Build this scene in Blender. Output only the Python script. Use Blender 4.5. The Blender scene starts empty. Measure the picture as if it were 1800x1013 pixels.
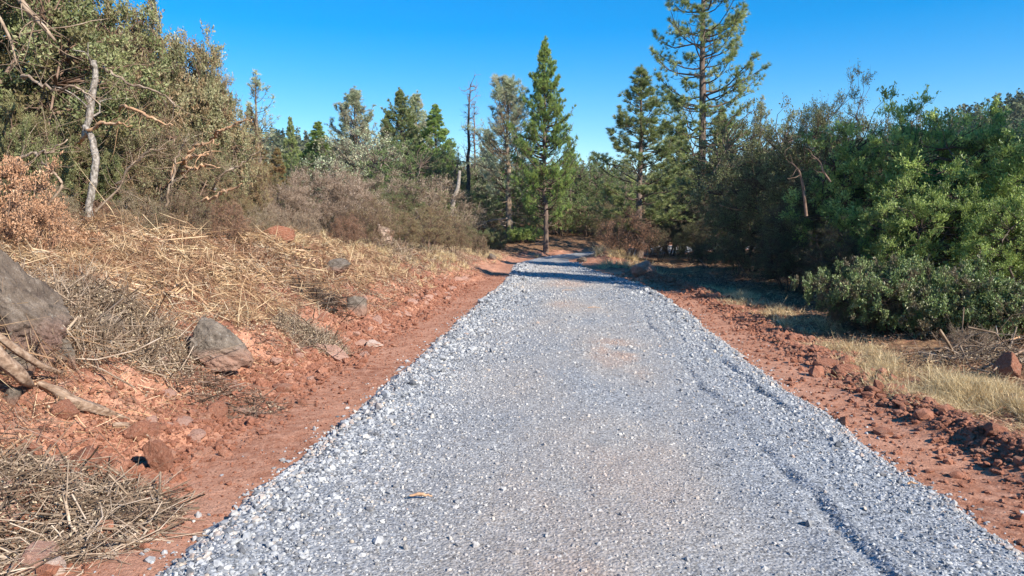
import bpy, bmesh, math, random
import numpy as np
from mathutils import Vector

# ------------------------------------------------------------------ camera, sky, sun, exposure
S = bpy.context.scene
COL = S.collection
F = 1300.0                       # focal length in pixels of an 1800 wide picture
CH = 1.65                        # eye height
PITCH = math.atan(121.5 / F)
cam_d = bpy.data.cameras.new('camera')
cam = bpy.data.objects.new('camera', cam_d)
COL.objects.link(cam)
cam_d.sensor_width = 36.0
cam_d.lens = 36.0 * F / 1800.0
cam_d.clip_start = 0.05
cam_d.clip_end = 3000.0
cam.location = (0, 0, CH)
cam.rotation_euler = (math.pi / 2 - PITCH, 0, 0)
S.camera = cam

SUN_AZ, SUN_EL = math.radians(131), math.radians(33)      # azimuth clockwise from +Y
w = bpy.data.worlds.new('World'); S.world = w
w.use_nodes = True
nt = w.node_tree
bg = nt.nodes['Background']
sky = nt.nodes.new('ShaderNodeTexSky')
sky.sky_type = 'NISHITA'
sky.sun_disc = False
sky.sun_elevation = SUN_EL
sky.sun_rotation = SUN_AZ
sky.altitude = 400
sky.air_density = 1.0
sky.dust_density = 0.0
sky.ozone_density = 3.0
hs = nt.nodes.new('ShaderNodeHueSaturation')
hs.inputs['Saturation'].default_value = 1.78
hs.inputs['Hue'].default_value = 0.505
gm = nt.nodes.new('ShaderNodeGamma'); gm.inputs[1].default_value = 0.8
nt.links.new(sky.outputs['Color'], gm.inputs[0]); nt.links.new(gm.outputs[0], hs.inputs['Color'])
nt.links.new(hs.outputs['Color'], bg.inputs['Color'])
bg.inputs['Strength'].default_value = 0.158

sun_d = bpy.data.lights.new('sun', 'SUN')
sun_d.energy = 5.0
sun_d.angle = math.radians(0.5)
sun_d.color = (1.0, 0.93, 0.82)
sun = bpy.data.objects.new('sun', sun_d)
COL.objects.link(sun)
sd = Vector((math.sin(SUN_AZ) * math.cos(SUN_EL), math.cos(SUN_AZ) * math.cos(SUN_EL), math.sin(SUN_EL)))
sun.rotation_euler = sd.to_track_quat('Z', 'Y').to_euler()

S.view_settings.view_transform = 'Standard'
S.view_settings.look = 'None'
S.view_settings.exposure = 0.78
S.view_settings.gamma = 1.0
S.render.engine = 'CYCLES'
S.cycles.max_bounces = 6
S.cycles.diffuse_bounces = 3
S.cycles.transmission_bounces = 3
S.cycles.use_denoising = True

RNG = np.random.default_rng(11)

# ------------------------------------------------------------------ numpy helpers
def _h(ix, iy, seed):
    n = (ix.astype(np.int64) * 374761393 + iy.astype(np.int64) * 668265263 + seed * 974634777) & 0xffffffff
    n = ((n ^ (n >> 13)) * 1274126177) & 0xffffffff
    n = n ^ (n >> 16)
    return (n & 0xffff) / 65535.0

def vnoise(x, y, seed=0):
    x = np.asarray(x, float); y = np.asarray(y, float)
    ix = np.floor(x); iy = np.floor(y)
    fx = x - ix; fy = y - iy
    fx = fx * fx * fx * (fx * (fx * 6 - 15) + 10); fy = fy * fy * fy * (fy * (fy * 6 - 15) + 10)
    a = _h(ix, iy, seed); b = _h(ix + 1, iy, seed); c = _h(ix, iy + 1, seed); d = _h(ix + 1, iy + 1, seed)
    return (a * (1 - fx) + b * fx) * (1 - fy) + (c * (1 - fx) + d * fx) * fy * 1.0 - 0.5

def fbm(x, y, seed=0, octs=4, gain=0.5):
    s = 0; a = 1.0
    c, sn = math.cos(0.6), math.sin(0.6)
    for k in range(octs):
        s = s + a * vnoise(x, y, seed + k * 17)
        x, y = (x * c - y * sn) * 2.03, (x * sn + y * c) * 2.03
        a *= gain
    return s

def unit(v):
    return v / (np.linalg.norm(v, axis=-1, keepdims=True) + 1e-9)

def rdir(n, rng):
    return unit(rng.normal(size=(n, 3)))

class Geo:
    """collects vertices and polygons, each polygon with one tint value"""
    def __init__(self):
        self.v = []; self.f = []; self.t = []; self.n = 0
    def add(self, V, Fc, tint):
        V = np.asarray(V, float).reshape(-1, 3); Fc = np.asarray(Fc)
        self.v.append(V); self.f.append(Fc + self.n)
        self.t.append(np.broadcast_to(np.asarray(tint, float), (len(Fc),)))
        self.n += len(V)
    def mesh(self, name, smooth=False):
        V = np.concatenate(self.v)
        me = bpy.data.meshes.new(name)
        loops = np.concatenate([a.ravel() for a in self.f])
        sizes = np.concatenate([np.full(len(a), a.shape[1]) for a in self.f])
        starts = np.concatenate([[0], np.cumsum(sizes)[:-1]])
        me.vertices.add(len(V)); me.vertices.foreach_set('co', V.astype(np.float32).ravel())
        me.loops.add(len(loops)); me.loops.foreach_set('vertex_index', loops.astype(np.int32))
        me.polygons.add(len(sizes))
        me.polygons.foreach_set('loop_start', starts.astype(np.int32))
        me.polygons.foreach_set('loop_total', sizes.astype(np.int32))
        me.polygons.foreach_set('use_smooth', np.full(len(sizes), smooth))
        a = me.attributes.new('tint', 'FLOAT', 'FACE')
        a.data.foreach_set('value', np.concatenate(self.t).astype(np.float32))
        me.update(calc_edges=True)
        return me

def tubes(g, P, R, sides=5, tint=0.5):
    """P (N,K,3) centre lines, R (N,K) radii"""
    P = np.asarray(P, float); R = np.asarray(R, float)
    N, K, _ = P.shape
    T = np.gradient(P, axis=1) if K > 2 else np.repeat(P[:, 1:] - P[:, :1], 2, axis=1)
    T = unit(T)
    up = np.where(np.abs(T[:, :1, 2:3]) > 0.9, np.array([1.0, 0, 0]), np.array([0, 0, 1.0]))
    A = unit(np.cross(T, np.broadcast_to(up, T.shape))); B = np.cross(T, A)
    ang = np.linspace(0, 2 * math.pi, sides, endpoint=False)
    ring = A[:, :, None] * np.cos(ang)[None, None, :, None] + B[:, :, None] * np.sin(ang)[None, None, :, None]
    V = P[:, :, None] + ring * R[:, :, None, None]
    idx = np.arange(N * K * sides).reshape(N, K, sides)
    a = idx[:, :-1]; b = idx[:, 1:]
    q = np.stack([a, np.roll(a, -1, 2), np.roll(b, -1, 2), b], -1).reshape(-1, 4)
    t = np.repeat(np.broadcast_to(np.asarray(tint, float), (N,)), (K - 1) * sides)
    g.add(V, q, t)
    cap = idx[:, -1, ::1]
    g.add(np.zeros((0, 3)), np.zeros((0, 3), int), 0)
    g.f.append(cap + (g.n - N * K * sides)); g.t.append(np.broadcast_to(np.asarray(tint, float), (N,)))

def leaves(g, P, D, L, W, rng, fold=0.25, tint=None):
    """folded rhombic leaf blades"""
    N = len(P)
    D = unit(D); S_ = unit(np.cross(D, rdir(N, rng))); Nn = np.cross(D, S_)
    L = np.broadcast_to(L, (N,))[:, None]; W = np.broadcast_to(W, (N,))[:, None]
    V = np.stack([P, P + D * L * 0.5 + S_ * W * 0.5 + Nn * W * fold, P + D * L, P + D * L * 0.5 - S_ * W * 0.5 + Nn * W * fold], 1)
    q = np.arange(N * 4).reshape(N, 4)
    g.add(V, q, rng.random(N) if tint is None else tint)

def blades(g, P, D, L, W, rng, bend=0.3, tint=None):
    """long thin straws: a two segment strip that bends"""
    N = len(P)
    D = unit(D); S_ = unit(np.cross(D, rdir(N, rng))); B = unit(np.cross(S_, D)) * (np.sign(rng.random(N) - 0.5)[:, None])
    L = np.broadcast_to(L, (N,))[:, None]; W = np.broadcast_to(W, (N,))[:, None]
    be = bend * rng.random((N, 1)) * L
    V = np.stack([P - S_ * W / 2, P + S_ * W / 2, P + D * L * .5 + B * be * .3 + S_ * W * .4, P + D * L * .5 + B * be * .3 - S_ * W * .4,
                  P + D * L + B * be], 1)
    i = np.arange(N)[:, None] * 5
    t = rng.random(N) if tint is None else tint
    g.add(V, i + np.array([[0, 1, 2, 3]]), t)
    g.f.append(i + np.array([[3, 2, 4]]) + (g.n - 5 * N)); g.t.append(np.broadcast_to(t, (N,)))

def tufts(g, P, D, n, L, W, rng, spread=0.9, tint=None):
    """bundles of needles round an axis"""
    N = len(P)
    D = np.repeat(unit(D), n, 0); Pn = np.repeat(P, n, 0)
    d = unit(D + rdir(N * n, rng) * spread)
    s = unit(np.cross(d, rdir(N * n, rng))) * W * 0.5
    ll = L * rng.uniform(.6, 1.1, (N * n, 1))
    V = np.stack([Pn - s, Pn + s, Pn + d * ll], 1)
    t = (rng.random(N) if tint is None else np.broadcast_to(tint, (N,)))
    t = np.clip(np.repeat(t, n) + rng.normal(0, .12, N * n), 0, 1)
    g.add(V, np.arange(N * n * 3).reshape(-1, 3), t)

def curve_pts(A, B, K, bow, rng, up=0.0):
    """(N,3) to (N,3) bent lines with K points"""
    t = np.linspace(0, 1, K)[None, :, None]
    A = A[:, None]; B = B[:, None]
    L = np.linalg.norm(B - A, axis=-1, keepdims=True)
    off = rng.normal(size=(len(A), 1, 3)) * bow * L
    off2 = rng.normal(size=(len(A), 1, 3)) * bow * L * 0.5
    P = A + (B - A) * t + off * np.sin(t * math.pi) + off2 * np.sin(t * 2 * math.pi)
    P[..., 2] += (up * L * np.sin(t * math.pi))[..., 0]
    return P

# ------------------------------------------------------------------ the lie of the land
def tan_of(py): return math.tan(math.atan((506.5 - py) / F) - PITCH)
def ztop(py, d): return CH + d * tan_of(py)
def X(px, d): return (px - 900.0) / F * d * 1.0

YT = np.array([-30, -6, 0, 3.4, 6.2, 8.4, 11, 15, 18.6, 22, 25, 28, 30, 33, 36, 40, 46, 60, 400.])
XL = np.array([-2.6, -1.9, -1.75, -1.60, -1.32, -1.10, -.87, -.57, -.22, -.02, .05, .35, .9, 1.9, 3.8, 7.5, 14, 34, 400])
XR = np.array([2.0, 2.3, 2.4, 2.50, 2.68, 2.76, 2.95, 3.25, 3.25, 2.80, 2.45, 2.6, 3.3, 5.3, 8.2, 12.5, 20, 42, 420])
def xl(y): return np.interp(y, YT, XL) + 0.07 * vnoise(np.asarray(y) * 1.3, 3.3, 5) + .045 * vnoise(np.asarray(y) * 5, 3.3, 4)
def xr(y): return np.interp(y, YT, XR) - .06 + 0.10 * vnoise(np.asarray(y) * 1.0, 9.3, 6) + .045 * vnoise(np.asarray(y) * 4.5, 9.3, 7)
def bank_h(y): return np.interp(y, [-8, 5, 9, 14, 18, 24, 30, 36, 60], [1.5, 1.6, 1.62, 1.45, 1.25, .85, .45, .3, .9])
def strip_w(y): return np.interp(y, [2, 5, 18, 23, 30], [.85, 1.02, 1.0, .55, .4])

def sm(a, b, x):
    t = np.clip((x - a) / (b - a), 0, 1); return t * t * (3 - 2 * t)

def G(x, y, fine=True):
    """height of the dirt ground"""
    x = np.asarray(x, float); y = np.asarray(y, float)
    l = xl(y) - strip_w(y) - x + 0.18 * vnoise(y * 1.1, 0.3, 21) + .08 * vnoise(y * 3.5, 0.3, 22)
    r = x - xr(y) - 0.55 + 0.18 * vnoise(y * 1.2, 5.3, 23)
    lt = np.interp(l, [0, .2, .7, 1.5, 2.5, 3.8, 9, 40], [0, .07, .27, .58, .83, 1.0, 1.10, 1.3])
    z = lt * bank_h(y)
    z = z + np.interp(r, [0, 1, 8, 60], [0, .0, .25, 1.2])
    z = z + 0.12 * np.exp(-((r - .38) / .22) ** 2) * np.clip(.65 + 1.3 * vnoise(y * .8, 2.2, 31), 0.2, 1.2) * sm(40, 26, y)
    z = z + .075 * np.exp(-((l - .08) / .13) ** 2) * np.clip(.6 + 2.2 * vnoise(y * 3.1, x * 3.1, 33), 0, 1.4) * sm(30, 20, y)
    # low grassy mound inside the far bend
    z = z + .38 * np.exp(-((x - 3.6) / 1.1) ** 2 - ((y - 28.2) / 1.5) ** 2)
    z = z + sm(33, 60, y) * (0.5 + 1.6 * vnoise(x * .05, y * .05, 44))
    if fine:
        rough = sm(0, .6, l) * sm(60, 20, y) + .55 * sm(-.1, .3, r) * sm(60, 20, y)
        z = z + rough * (.16 * fbm(x * 1.6, y * 1.6, 51, 5, .55) - .07 * np.abs(fbm(x * 2.7, y * 2.7, 53, 4)) + .035 * fbm(x * 12, y * 12, 55, 3) + .05 * np.maximum(0, fbm(x * 6, y * 6, 57, 3)))
        z = z + .012 * fbm(x * 5, y * 5, 61, 4) * (1 - rough * .5)
    return z

def road_z(x, y):
    a = xl(y); b = xr(y)
    u = (x - a) / (b - a)
    z = G(x, y, False) * 0 + 0.035 + .035 * np.sin(np.clip(u, 0, 1) * math.pi) ** .6
    z = z - .012 * np.exp(-((u - .27) / .09) ** 2) - .014 * np.exp(-((u - .66) / .09) ** 2)
    # tyre grooves near the right edge, broken along their length
    for off, s_, ph in ((.28, .045, 3), (.52, .04, 7), (.80, .05, 9)):
        k = np.clip(vnoise(y * .55, ph * 1.7, 70 + ph) * 3.2 + .35, 0, 1)
        k2 = np.clip(vnoise(y * 4.0, ph * 1.7, 80 + ph) * 2.5 + .8, 0, 1)
        wob = .05 * vnoise(y * .6, ph, 90 + ph)
        z = z - .026 * k * k2 * np.exp(-((b - x - off - wob) / s_ / .8) ** 2) * sm(24, 14, y)
        z = z + .012 * k * np.exp(-((b - x - off - wob + .09) / .05) ** 2)
    z = z + .016 * fbm(x * 3, y * 3, 97, 4)
    z = z + .018 * np.exp(-((x - a - .22) / .1) ** 2) * (1 + 2 * vnoise(y * 2.5, 1, 93))
    return z

def hit(px, py, far=200.0):
    """the ground point seen at a photo pixel"""
    cp, sp = math.cos(PITCH), math.sin(PITCH)
    u = (px - 900) / F; v = (506.5 - py) / F
    d = np.array([u, cp + v * sp, -sp + v * cp])
    t = np.geomspace(1.5, far, 3000)
    P = np.array([0, 0, CH]) + d[None] * t[:, None]
    below = P[:, 2] < G(P[:, 0], P[:, 1])
    i = int(np.argmax(below)) if below.any() else len(t) - 1
    return P[i]

def gz(x, y): return float(G(np.array([x]), np.array([y]))[0])

# ------------------------------------------------------------------ materials
def new_mat(name):
    m = bpy.data.materials.new(name); m.use_nodes = True
    return m, m.node_tree, m.node_tree.nodes['Principled BSDF']

def ramp(nt, cols, fac=None, pos=None):
    r = nt.nodes.new('ShaderNodeValToRGB')
    cr = r.color_ramp
    n = len(cols)
    pos = pos or [i / (n - 1) for i in range(n)]
    while len(cr.elements) < n: cr.elements.new(0.5)
    for e, c, p in zip(cr.elements, cols, pos):
        e.position = p; e.color = (*c, 1)
    if fac is not None: nt.links.new(fac, r.inputs['Fac'])
    return r

def noise(nt, scale, detail=4, rough=.6, coord='Object', dist=0.0):
    tc = nt.nodes.new('ShaderNodeTexCoord')
    n = nt.nodes.new('ShaderNodeTexNoise')
    n.inputs['Scale'].default_value = scale; n.inputs['Detail'].default_value = detail
    n.inputs['Roughness'].default_value = rough; n.inputs['Distortion'].default_value = dist
    nt.links.new(tc.outputs[coord], n.inputs['Vector'])
    return n

def mix(nt, fac, a, b, mode='MIX'):
    m = nt.nodes.new('ShaderNodeMix'); m.data_type = 'RGBA'; m.blend_type = mode
    for s, v in ((m.inputs[0], fac), (m.inputs[6], a), (m.inputs[7], b)):
        if isinstance(v, bpy.types.NodeSocket): nt.links.new(v, s)
        elif isinstance(v, (int, float)): s.default_value = v
        else: s.default_value = (*v, 1)
    return m.outputs[2]

def bump(nt, bsdf, h, strength, dist):
    b = nt.nodes.new('ShaderNodeBump'); b.inputs['Strength'].default_value = strength; b.inputs['Distance'].default_value = dist
    nt.links.new(h, b.inputs['Height']); nt.links.new(b.outputs[0], bsdf.inputs['Normal'])

def attr(nt, name):
    a = nt.nodes.new('ShaderNodeAttribute'); a.attribute_name = name
    return a.outputs['Fac']

GAIN = {'manzanita_leaf': 1.7, 'oak_leaf_green': 1.8, 'yellow_olive_leaf': 1.25, 'bright_leaf': 3.0, 'shrub_dark_leaf': 2.0, 'low_shrub_leaf': 1.25, 'live_oak_leaf': 2.3,
        'pine_needle': 3.0, 'grey_pine_needle': 2.8, 'bright_needle': 2.7, 'rusty_needle': 1.5, 'grey_withered_leaf': 1.15, 'dry_grass': 1.25, 'straw': .95, 'far_foliage': 1.4}
def leaf_mat(name, cols, trans=.25, rough=.55, clump=2.0, alt=None, spec=.35, var=.35):
    m, nt, b = new_mat(name)
    gain = GAIN.get(name, 1.0)
    cols = [tuple(min(.9, v * gain) for v in c_) for c_ in cols]
    if alt is not None: alt = tuple(min(.9, v * gain) for v in alt)
    r = ramp(nt, cols, attr(nt, 'tint'))
    c = r.outputs['Color']
    n = noise(nt, clump, 2)
    if alt is not None:
        f = ramp(nt, [(0, 0, 0), (1, 1, 1)], n.outputs['Fac'], [.48, .62])
        c = mix(nt, f.outputs['Color'], c, alt)
    oi = nt.nodes.new('ShaderNodeObjectInfo')
    mr = nt.nodes.new('ShaderNodeMapRange'); mr.inputs['To Min'].default_value = 1 - var; mr.inputs['To Max'].default_value = 1 + var * .6
    nt.links.new(oi.outputs['Random'], mr.inputs['Value'])
    vm = nt.nodes.new('ShaderNodeVectorMath'); vm.operation = 'SCALE'
    nt.links.new(c, vm.inputs[0]); nt.links.new(mr.outputs[0], vm.inputs['Scale'])
    c = vm.outputs[0]
    nt.links.new(c, b.inputs['Base Color'])
    b.inputs['Roughness'].default_value = rough
    b.inputs['Specular IOR Level'].default_value = spec
    if trans > 0:
        tr = nt.nodes.new('ShaderNodeBsdfTranslucent'); nt.links.new(c, tr.inputs['Color'])
        ms = nt.nodes.new('ShaderNodeMixShader'); ms.inputs[0].default_value = trans
        nt.links.new(b.outputs[0], ms.inputs[1]); nt.links.new(tr.outputs[0], ms.inputs[2])
        nt.links.new(ms.outputs[0], nt.nodes['Material Output'].inputs['Surface'])
    return m

def wood_mat(name, cols, scale=(14, 14, 3), bstr=.6, bdist=.01, rough=.85):
    m, nt, b = new_mat(name)
    tc = nt.nodes.new('ShaderNodeTexCoord'); mp = nt.nodes.new('ShaderNodeMapping')
    mp.inputs['Scale'].default_value = scale
    nt.links.new(tc.outputs['Object'], mp.inputs['Vector'])
    n = nt.nodes.new('ShaderNodeTexNoise'); n.inputs['Scale'].default_value = 1; n.inputs['Detail'].default_value = 5
    n.inputs['Roughness'].default_value = .65
    nt.links.new(mp.outputs[0], n.inputs['Vector'])
    r = ramp(nt, cols, n.outputs['Fac'], [.3 + .4 * i / (len(cols) - 1) for i in range(len(cols))])
    a = ramp(nt, [(.20, .16, .13), (.75, .70, .65), (1.3, 1.3, 1.3)], attr(nt, 'tint'))
    nt.links.new(mix(nt, 1.0, r.outputs[0], a.outputs[0], 'MULTIPLY'), b.inputs['Base Color'])
    b.inputs['Roughness'].default_value = rough; b.inputs['Specular IOR Level'].default_value = .2
    bump(nt, b, n.outputs['Fac'], bstr, bdist)
    return m

def rock_mat(name, cols, stain=None, scale=4, sp=(.45, .6), zstain=False, zoff=.52):
    m, nt, b = new_mat(name)
    n = noise(nt, scale, 8, .65); n2 = noise(nt, scale * 14, 4, .7); n3 = noise(nt, scale * .5, 3)
    r = ramp(nt, cols, n.outputs['Fac'], [.3 + .4 * i / (len(cols) - 1) for i in range(len(cols))])
    c = r.outputs[0]
    if stain:
        if zstain:
            tc = nt.nodes.new('ShaderNodeTexCoord'); sx = nt.nodes.new('ShaderNodeSeparateXYZ')
            nt.links.new(tc.outputs['Object'], sx.inputs[0])
            ad = nt.nodes.new('ShaderNodeMath'); ad.operation = 'MULTIPLY_ADD'; ad.inputs[1].default_value = -1.1; ad.inputs[2].default_value = .52
            nt.links.new(sx.outputs['Z'], ad.inputs[0]); ad.inputs[2].default_value = zoff
            a2 = nt.nodes.new('ShaderNodeMath'); a2.operation = 'MULTIPLY_ADD'; a2.inputs[1].default_value = .5
            nt.links.new(n3.outputs['Fac'], a2.inputs[0]); nt.links.new(ad.outputs[0], a2.inputs[2])
            fac = ramp(nt, [(0, 0, 0), (1, 1, 1)], a2.outputs[0], [.52, .92]).outputs[0]
        else:
            fac = ramp(nt, [(0, 0, 0), (1, 1, 1)], n3.outputs['Fac'], list(sp)).outputs[0]
        c = mix(nt, fac, c, stain)
    if zstain:
        n5 = noise(nt, scale * 2.3, 6, .7)
        c = mix(nt, ramp(nt, [(0, 0, 0), (.7, .7, .7)], n5.outputs['Fac'], [.60, .68]).outputs[0], c, (.40, .37, .32))
        c = mix(nt, ramp(nt, [(.8, .8, .8), (0, 0, 0)], n5.outputs['Fac'], [.33, .42]).outputs[0], c, (.05, .042, .036))
    g = ramp(nt, [(.6, .6, .6), (1.25, 1.25, 1.25)], n2.outputs['Fac'], [.35, .65])
    c = mix(nt, 1.0, c, g.outputs[0], 'MULTIPLY')
    nt.links.new(c, b.inputs['Base Color'])
    b.inputs['Roughness'].default_value = .9; b.inputs['Specular IOR Level'].default_value = .2
    bump(nt, b, mixf(nt, n.outputs['Fac'], n2.outputs['Fac']), .7, .02)
    return m

# dirt ground: red soil, duff by vertex attribute, darkened for shade between straws
DIRT = (.39, .18, .11); DIRT_D = (.25, .10, .058); DIRT_P = (.51, .275, .185)
def ground_mat():
    m, nt, b = new_mat('red_soil')
    n1 = noise(nt, .9, 6, .6); n2 = noise(nt, 9, 8, .7); n3 = noise(nt, 70, 4, .7); n4 = noise(nt, 2.4, 6, .65, dist=.6)
    c = ramp(nt, [DIRT_D, DIRT, DIRT_P], n1.outputs['Fac'], [.3, .5, .72]).outputs[0]
    c = mix(nt, ramp(nt, [(0, 0, 0), (1, 1, 1)], n2.outputs['Fac'], [.42, .66]).outputs[0], c, DIRT_P)
    lo_ = ramp(nt, [(0, 0, 0), (.9, .9, .9)], mixf(nt, attr(nt, 'loose'), n4.outputs['Fac']), [.85, 1.15]).outputs[0]
    c = mix(nt, lo_, c, ramp(nt, [(.15, .062, .04), (.27, .125, .08), (.38, .19, .13)], n2.outputs['Fac'], [.35, .5, .65]).outputs[0])
    du = attr(nt, 'duff')
    a = nt.nodes.new('ShaderNodeMath'); a.operation = 'ADD'
    nt.links.new(du, a.inputs[0]); nt.links.new(n4.outputs['Fac'], a.inputs[1])
    straw = ramp(nt, [(.06, .032, .02), (.17, .095, .055), (.30, .18, .10), (.12, .065, .04)], n2.outputs['Fac'], [.3, .47, .58, .75]).outputs[0]  # duff browns, deepened to paint the shaded gaps under the straw
    c = mix(nt, ramp(nt, [(0, 0, 0), (1, 1, 1)], a.outputs[0], [.92, 1.15]).outputs[0], c, straw)
    ch = attr(nt, 'chalk')
    c = mix(nt, ramp(nt, [(0, 0, 0), (.75, .75, .75)], mixf(nt, ch, n2.outputs['Fac']), [1.0, 1.5]).outputs[0], c, (.50, .35, .30))
    g = ramp(nt, [(.68, .66, .64), (1.2, 1.2, 1.2)], n3.outputs['Fac'], [.34, .62])
    c = mix(nt, 1.0, c, g.outputs[0], 'MULTIPLY')
    nt.links.new(c, b.inputs['Base Color'])
    b.inputs['Roughness'].default_value = .95; b.inputs['Specular IOR Level'].default_value = .1
    ad = nt.nodes.new('ShaderNodeMath'); ad.operation = 'MULTIPLY_ADD'; ad.inputs[1].default_value = .35
    nt.links.new(n3.outputs['Fac'], ad.inputs[0]); nt.links.new(n2.outputs['Fac'], ad.inputs[2])
    bump(nt, b, ad.outputs[0], .8, .03)
    return m
def mixf(nt, a, b):
    x = nt.nodes.new('ShaderNodeMath'); x.operation = 'ADD'
    nt.links.new(a, x.inputs[0]); nt.links.new(b, x.inputs[1]); return x.outputs[0]

def gravel_base_mat():
    m, nt, b = new_mat('gravel_fines')
    tc = nt.nodes.new('ShaderNodeTexCoord')
    vo = nt.nodes.new('ShaderNodeTexVoronoi'); vo.inputs['Scale'].default_value = 55
    nt.links.new(tc.outputs['Object'], vo.inputs['Vector'])
    sx = nt.nodes.new('ShaderNodeSeparateXYZ'); nt.links.new(vo.outputs['Color'], sx.inputs[0])
    c = ramp(nt, [(.10, .11, .125), (.22, .235, .255), (.32, .335, .355), (.42, .43, .44)], sx.outputs[0], [0, .3, .7, 1]).outputs[0]
    du = attr(nt, 'dust')
    c = mix(nt, du, c, ramp(nt, [(.40, .36, .315), (.40, .34, .28), (.40, .285, .22)], du, [0, .5, .85]).outputs[0])
    n = noise(nt, 40, 5, .7)
    c = mix(nt, 1.0, c, ramp(nt, [(.6, .6, .6), (1.25, 1.25, 1.25)], n.outputs['Fac'], [.35, .65]).outputs[0], 'MULTIPLY')
    nt.links.new(c, b.inputs['Base Color']); b.inputs['Roughness'].default_value = .9
    b.inputs['Specular IOR Level'].default_value = .15
    inv = nt.nodes.new('ShaderNodeMath'); inv.operation = 'MULTIPLY_ADD'; inv.inputs[1].default_value = -1.0
    nt.links.new(vo.outputs['Distance'], inv.inputs[0]); nt.links.new(n.outputs['Fac'], inv.inputs[2])
    bump(nt, b, inv.outputs[0], .9, .007)
    return m

def stone_mat():
    m, nt, b = new_mat('blue_grey_stone')
    c = ramp(nt, [(.09, .095, .105), (.215, .222, .235), (.315, .322, .335), (.405, .41, .415), (.55, .54, .51), (.46, .37, .28)], attr(nt, 'tint'), [0, .25, .5, .78, .93, 1]).outputs[0]
    dc = ramp(nt, [(.46, .415, .365), (.47, .405, .345), (.47, .345, .275)], attr(nt, 'dust'), [0, .5, .85]).outputs[0]
    c = mix(nt, attr(nt, 'dust'), c, dc)
    n = noise(nt, 60, 3, .6)
    c = mix(nt, 1.0, c, ramp(nt, [(.8, .8, .8), (1.15, 1.15, 1.15)], n.outputs['Fac'], [.35, .65]).outputs[0], 'MULTIPLY')
    nt.links.new(c, b.inputs['Base Color']); b.inputs['Roughness'].default_value = .75
    b.inputs['Specular IOR Level'].default_value = .25
    return m

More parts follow.
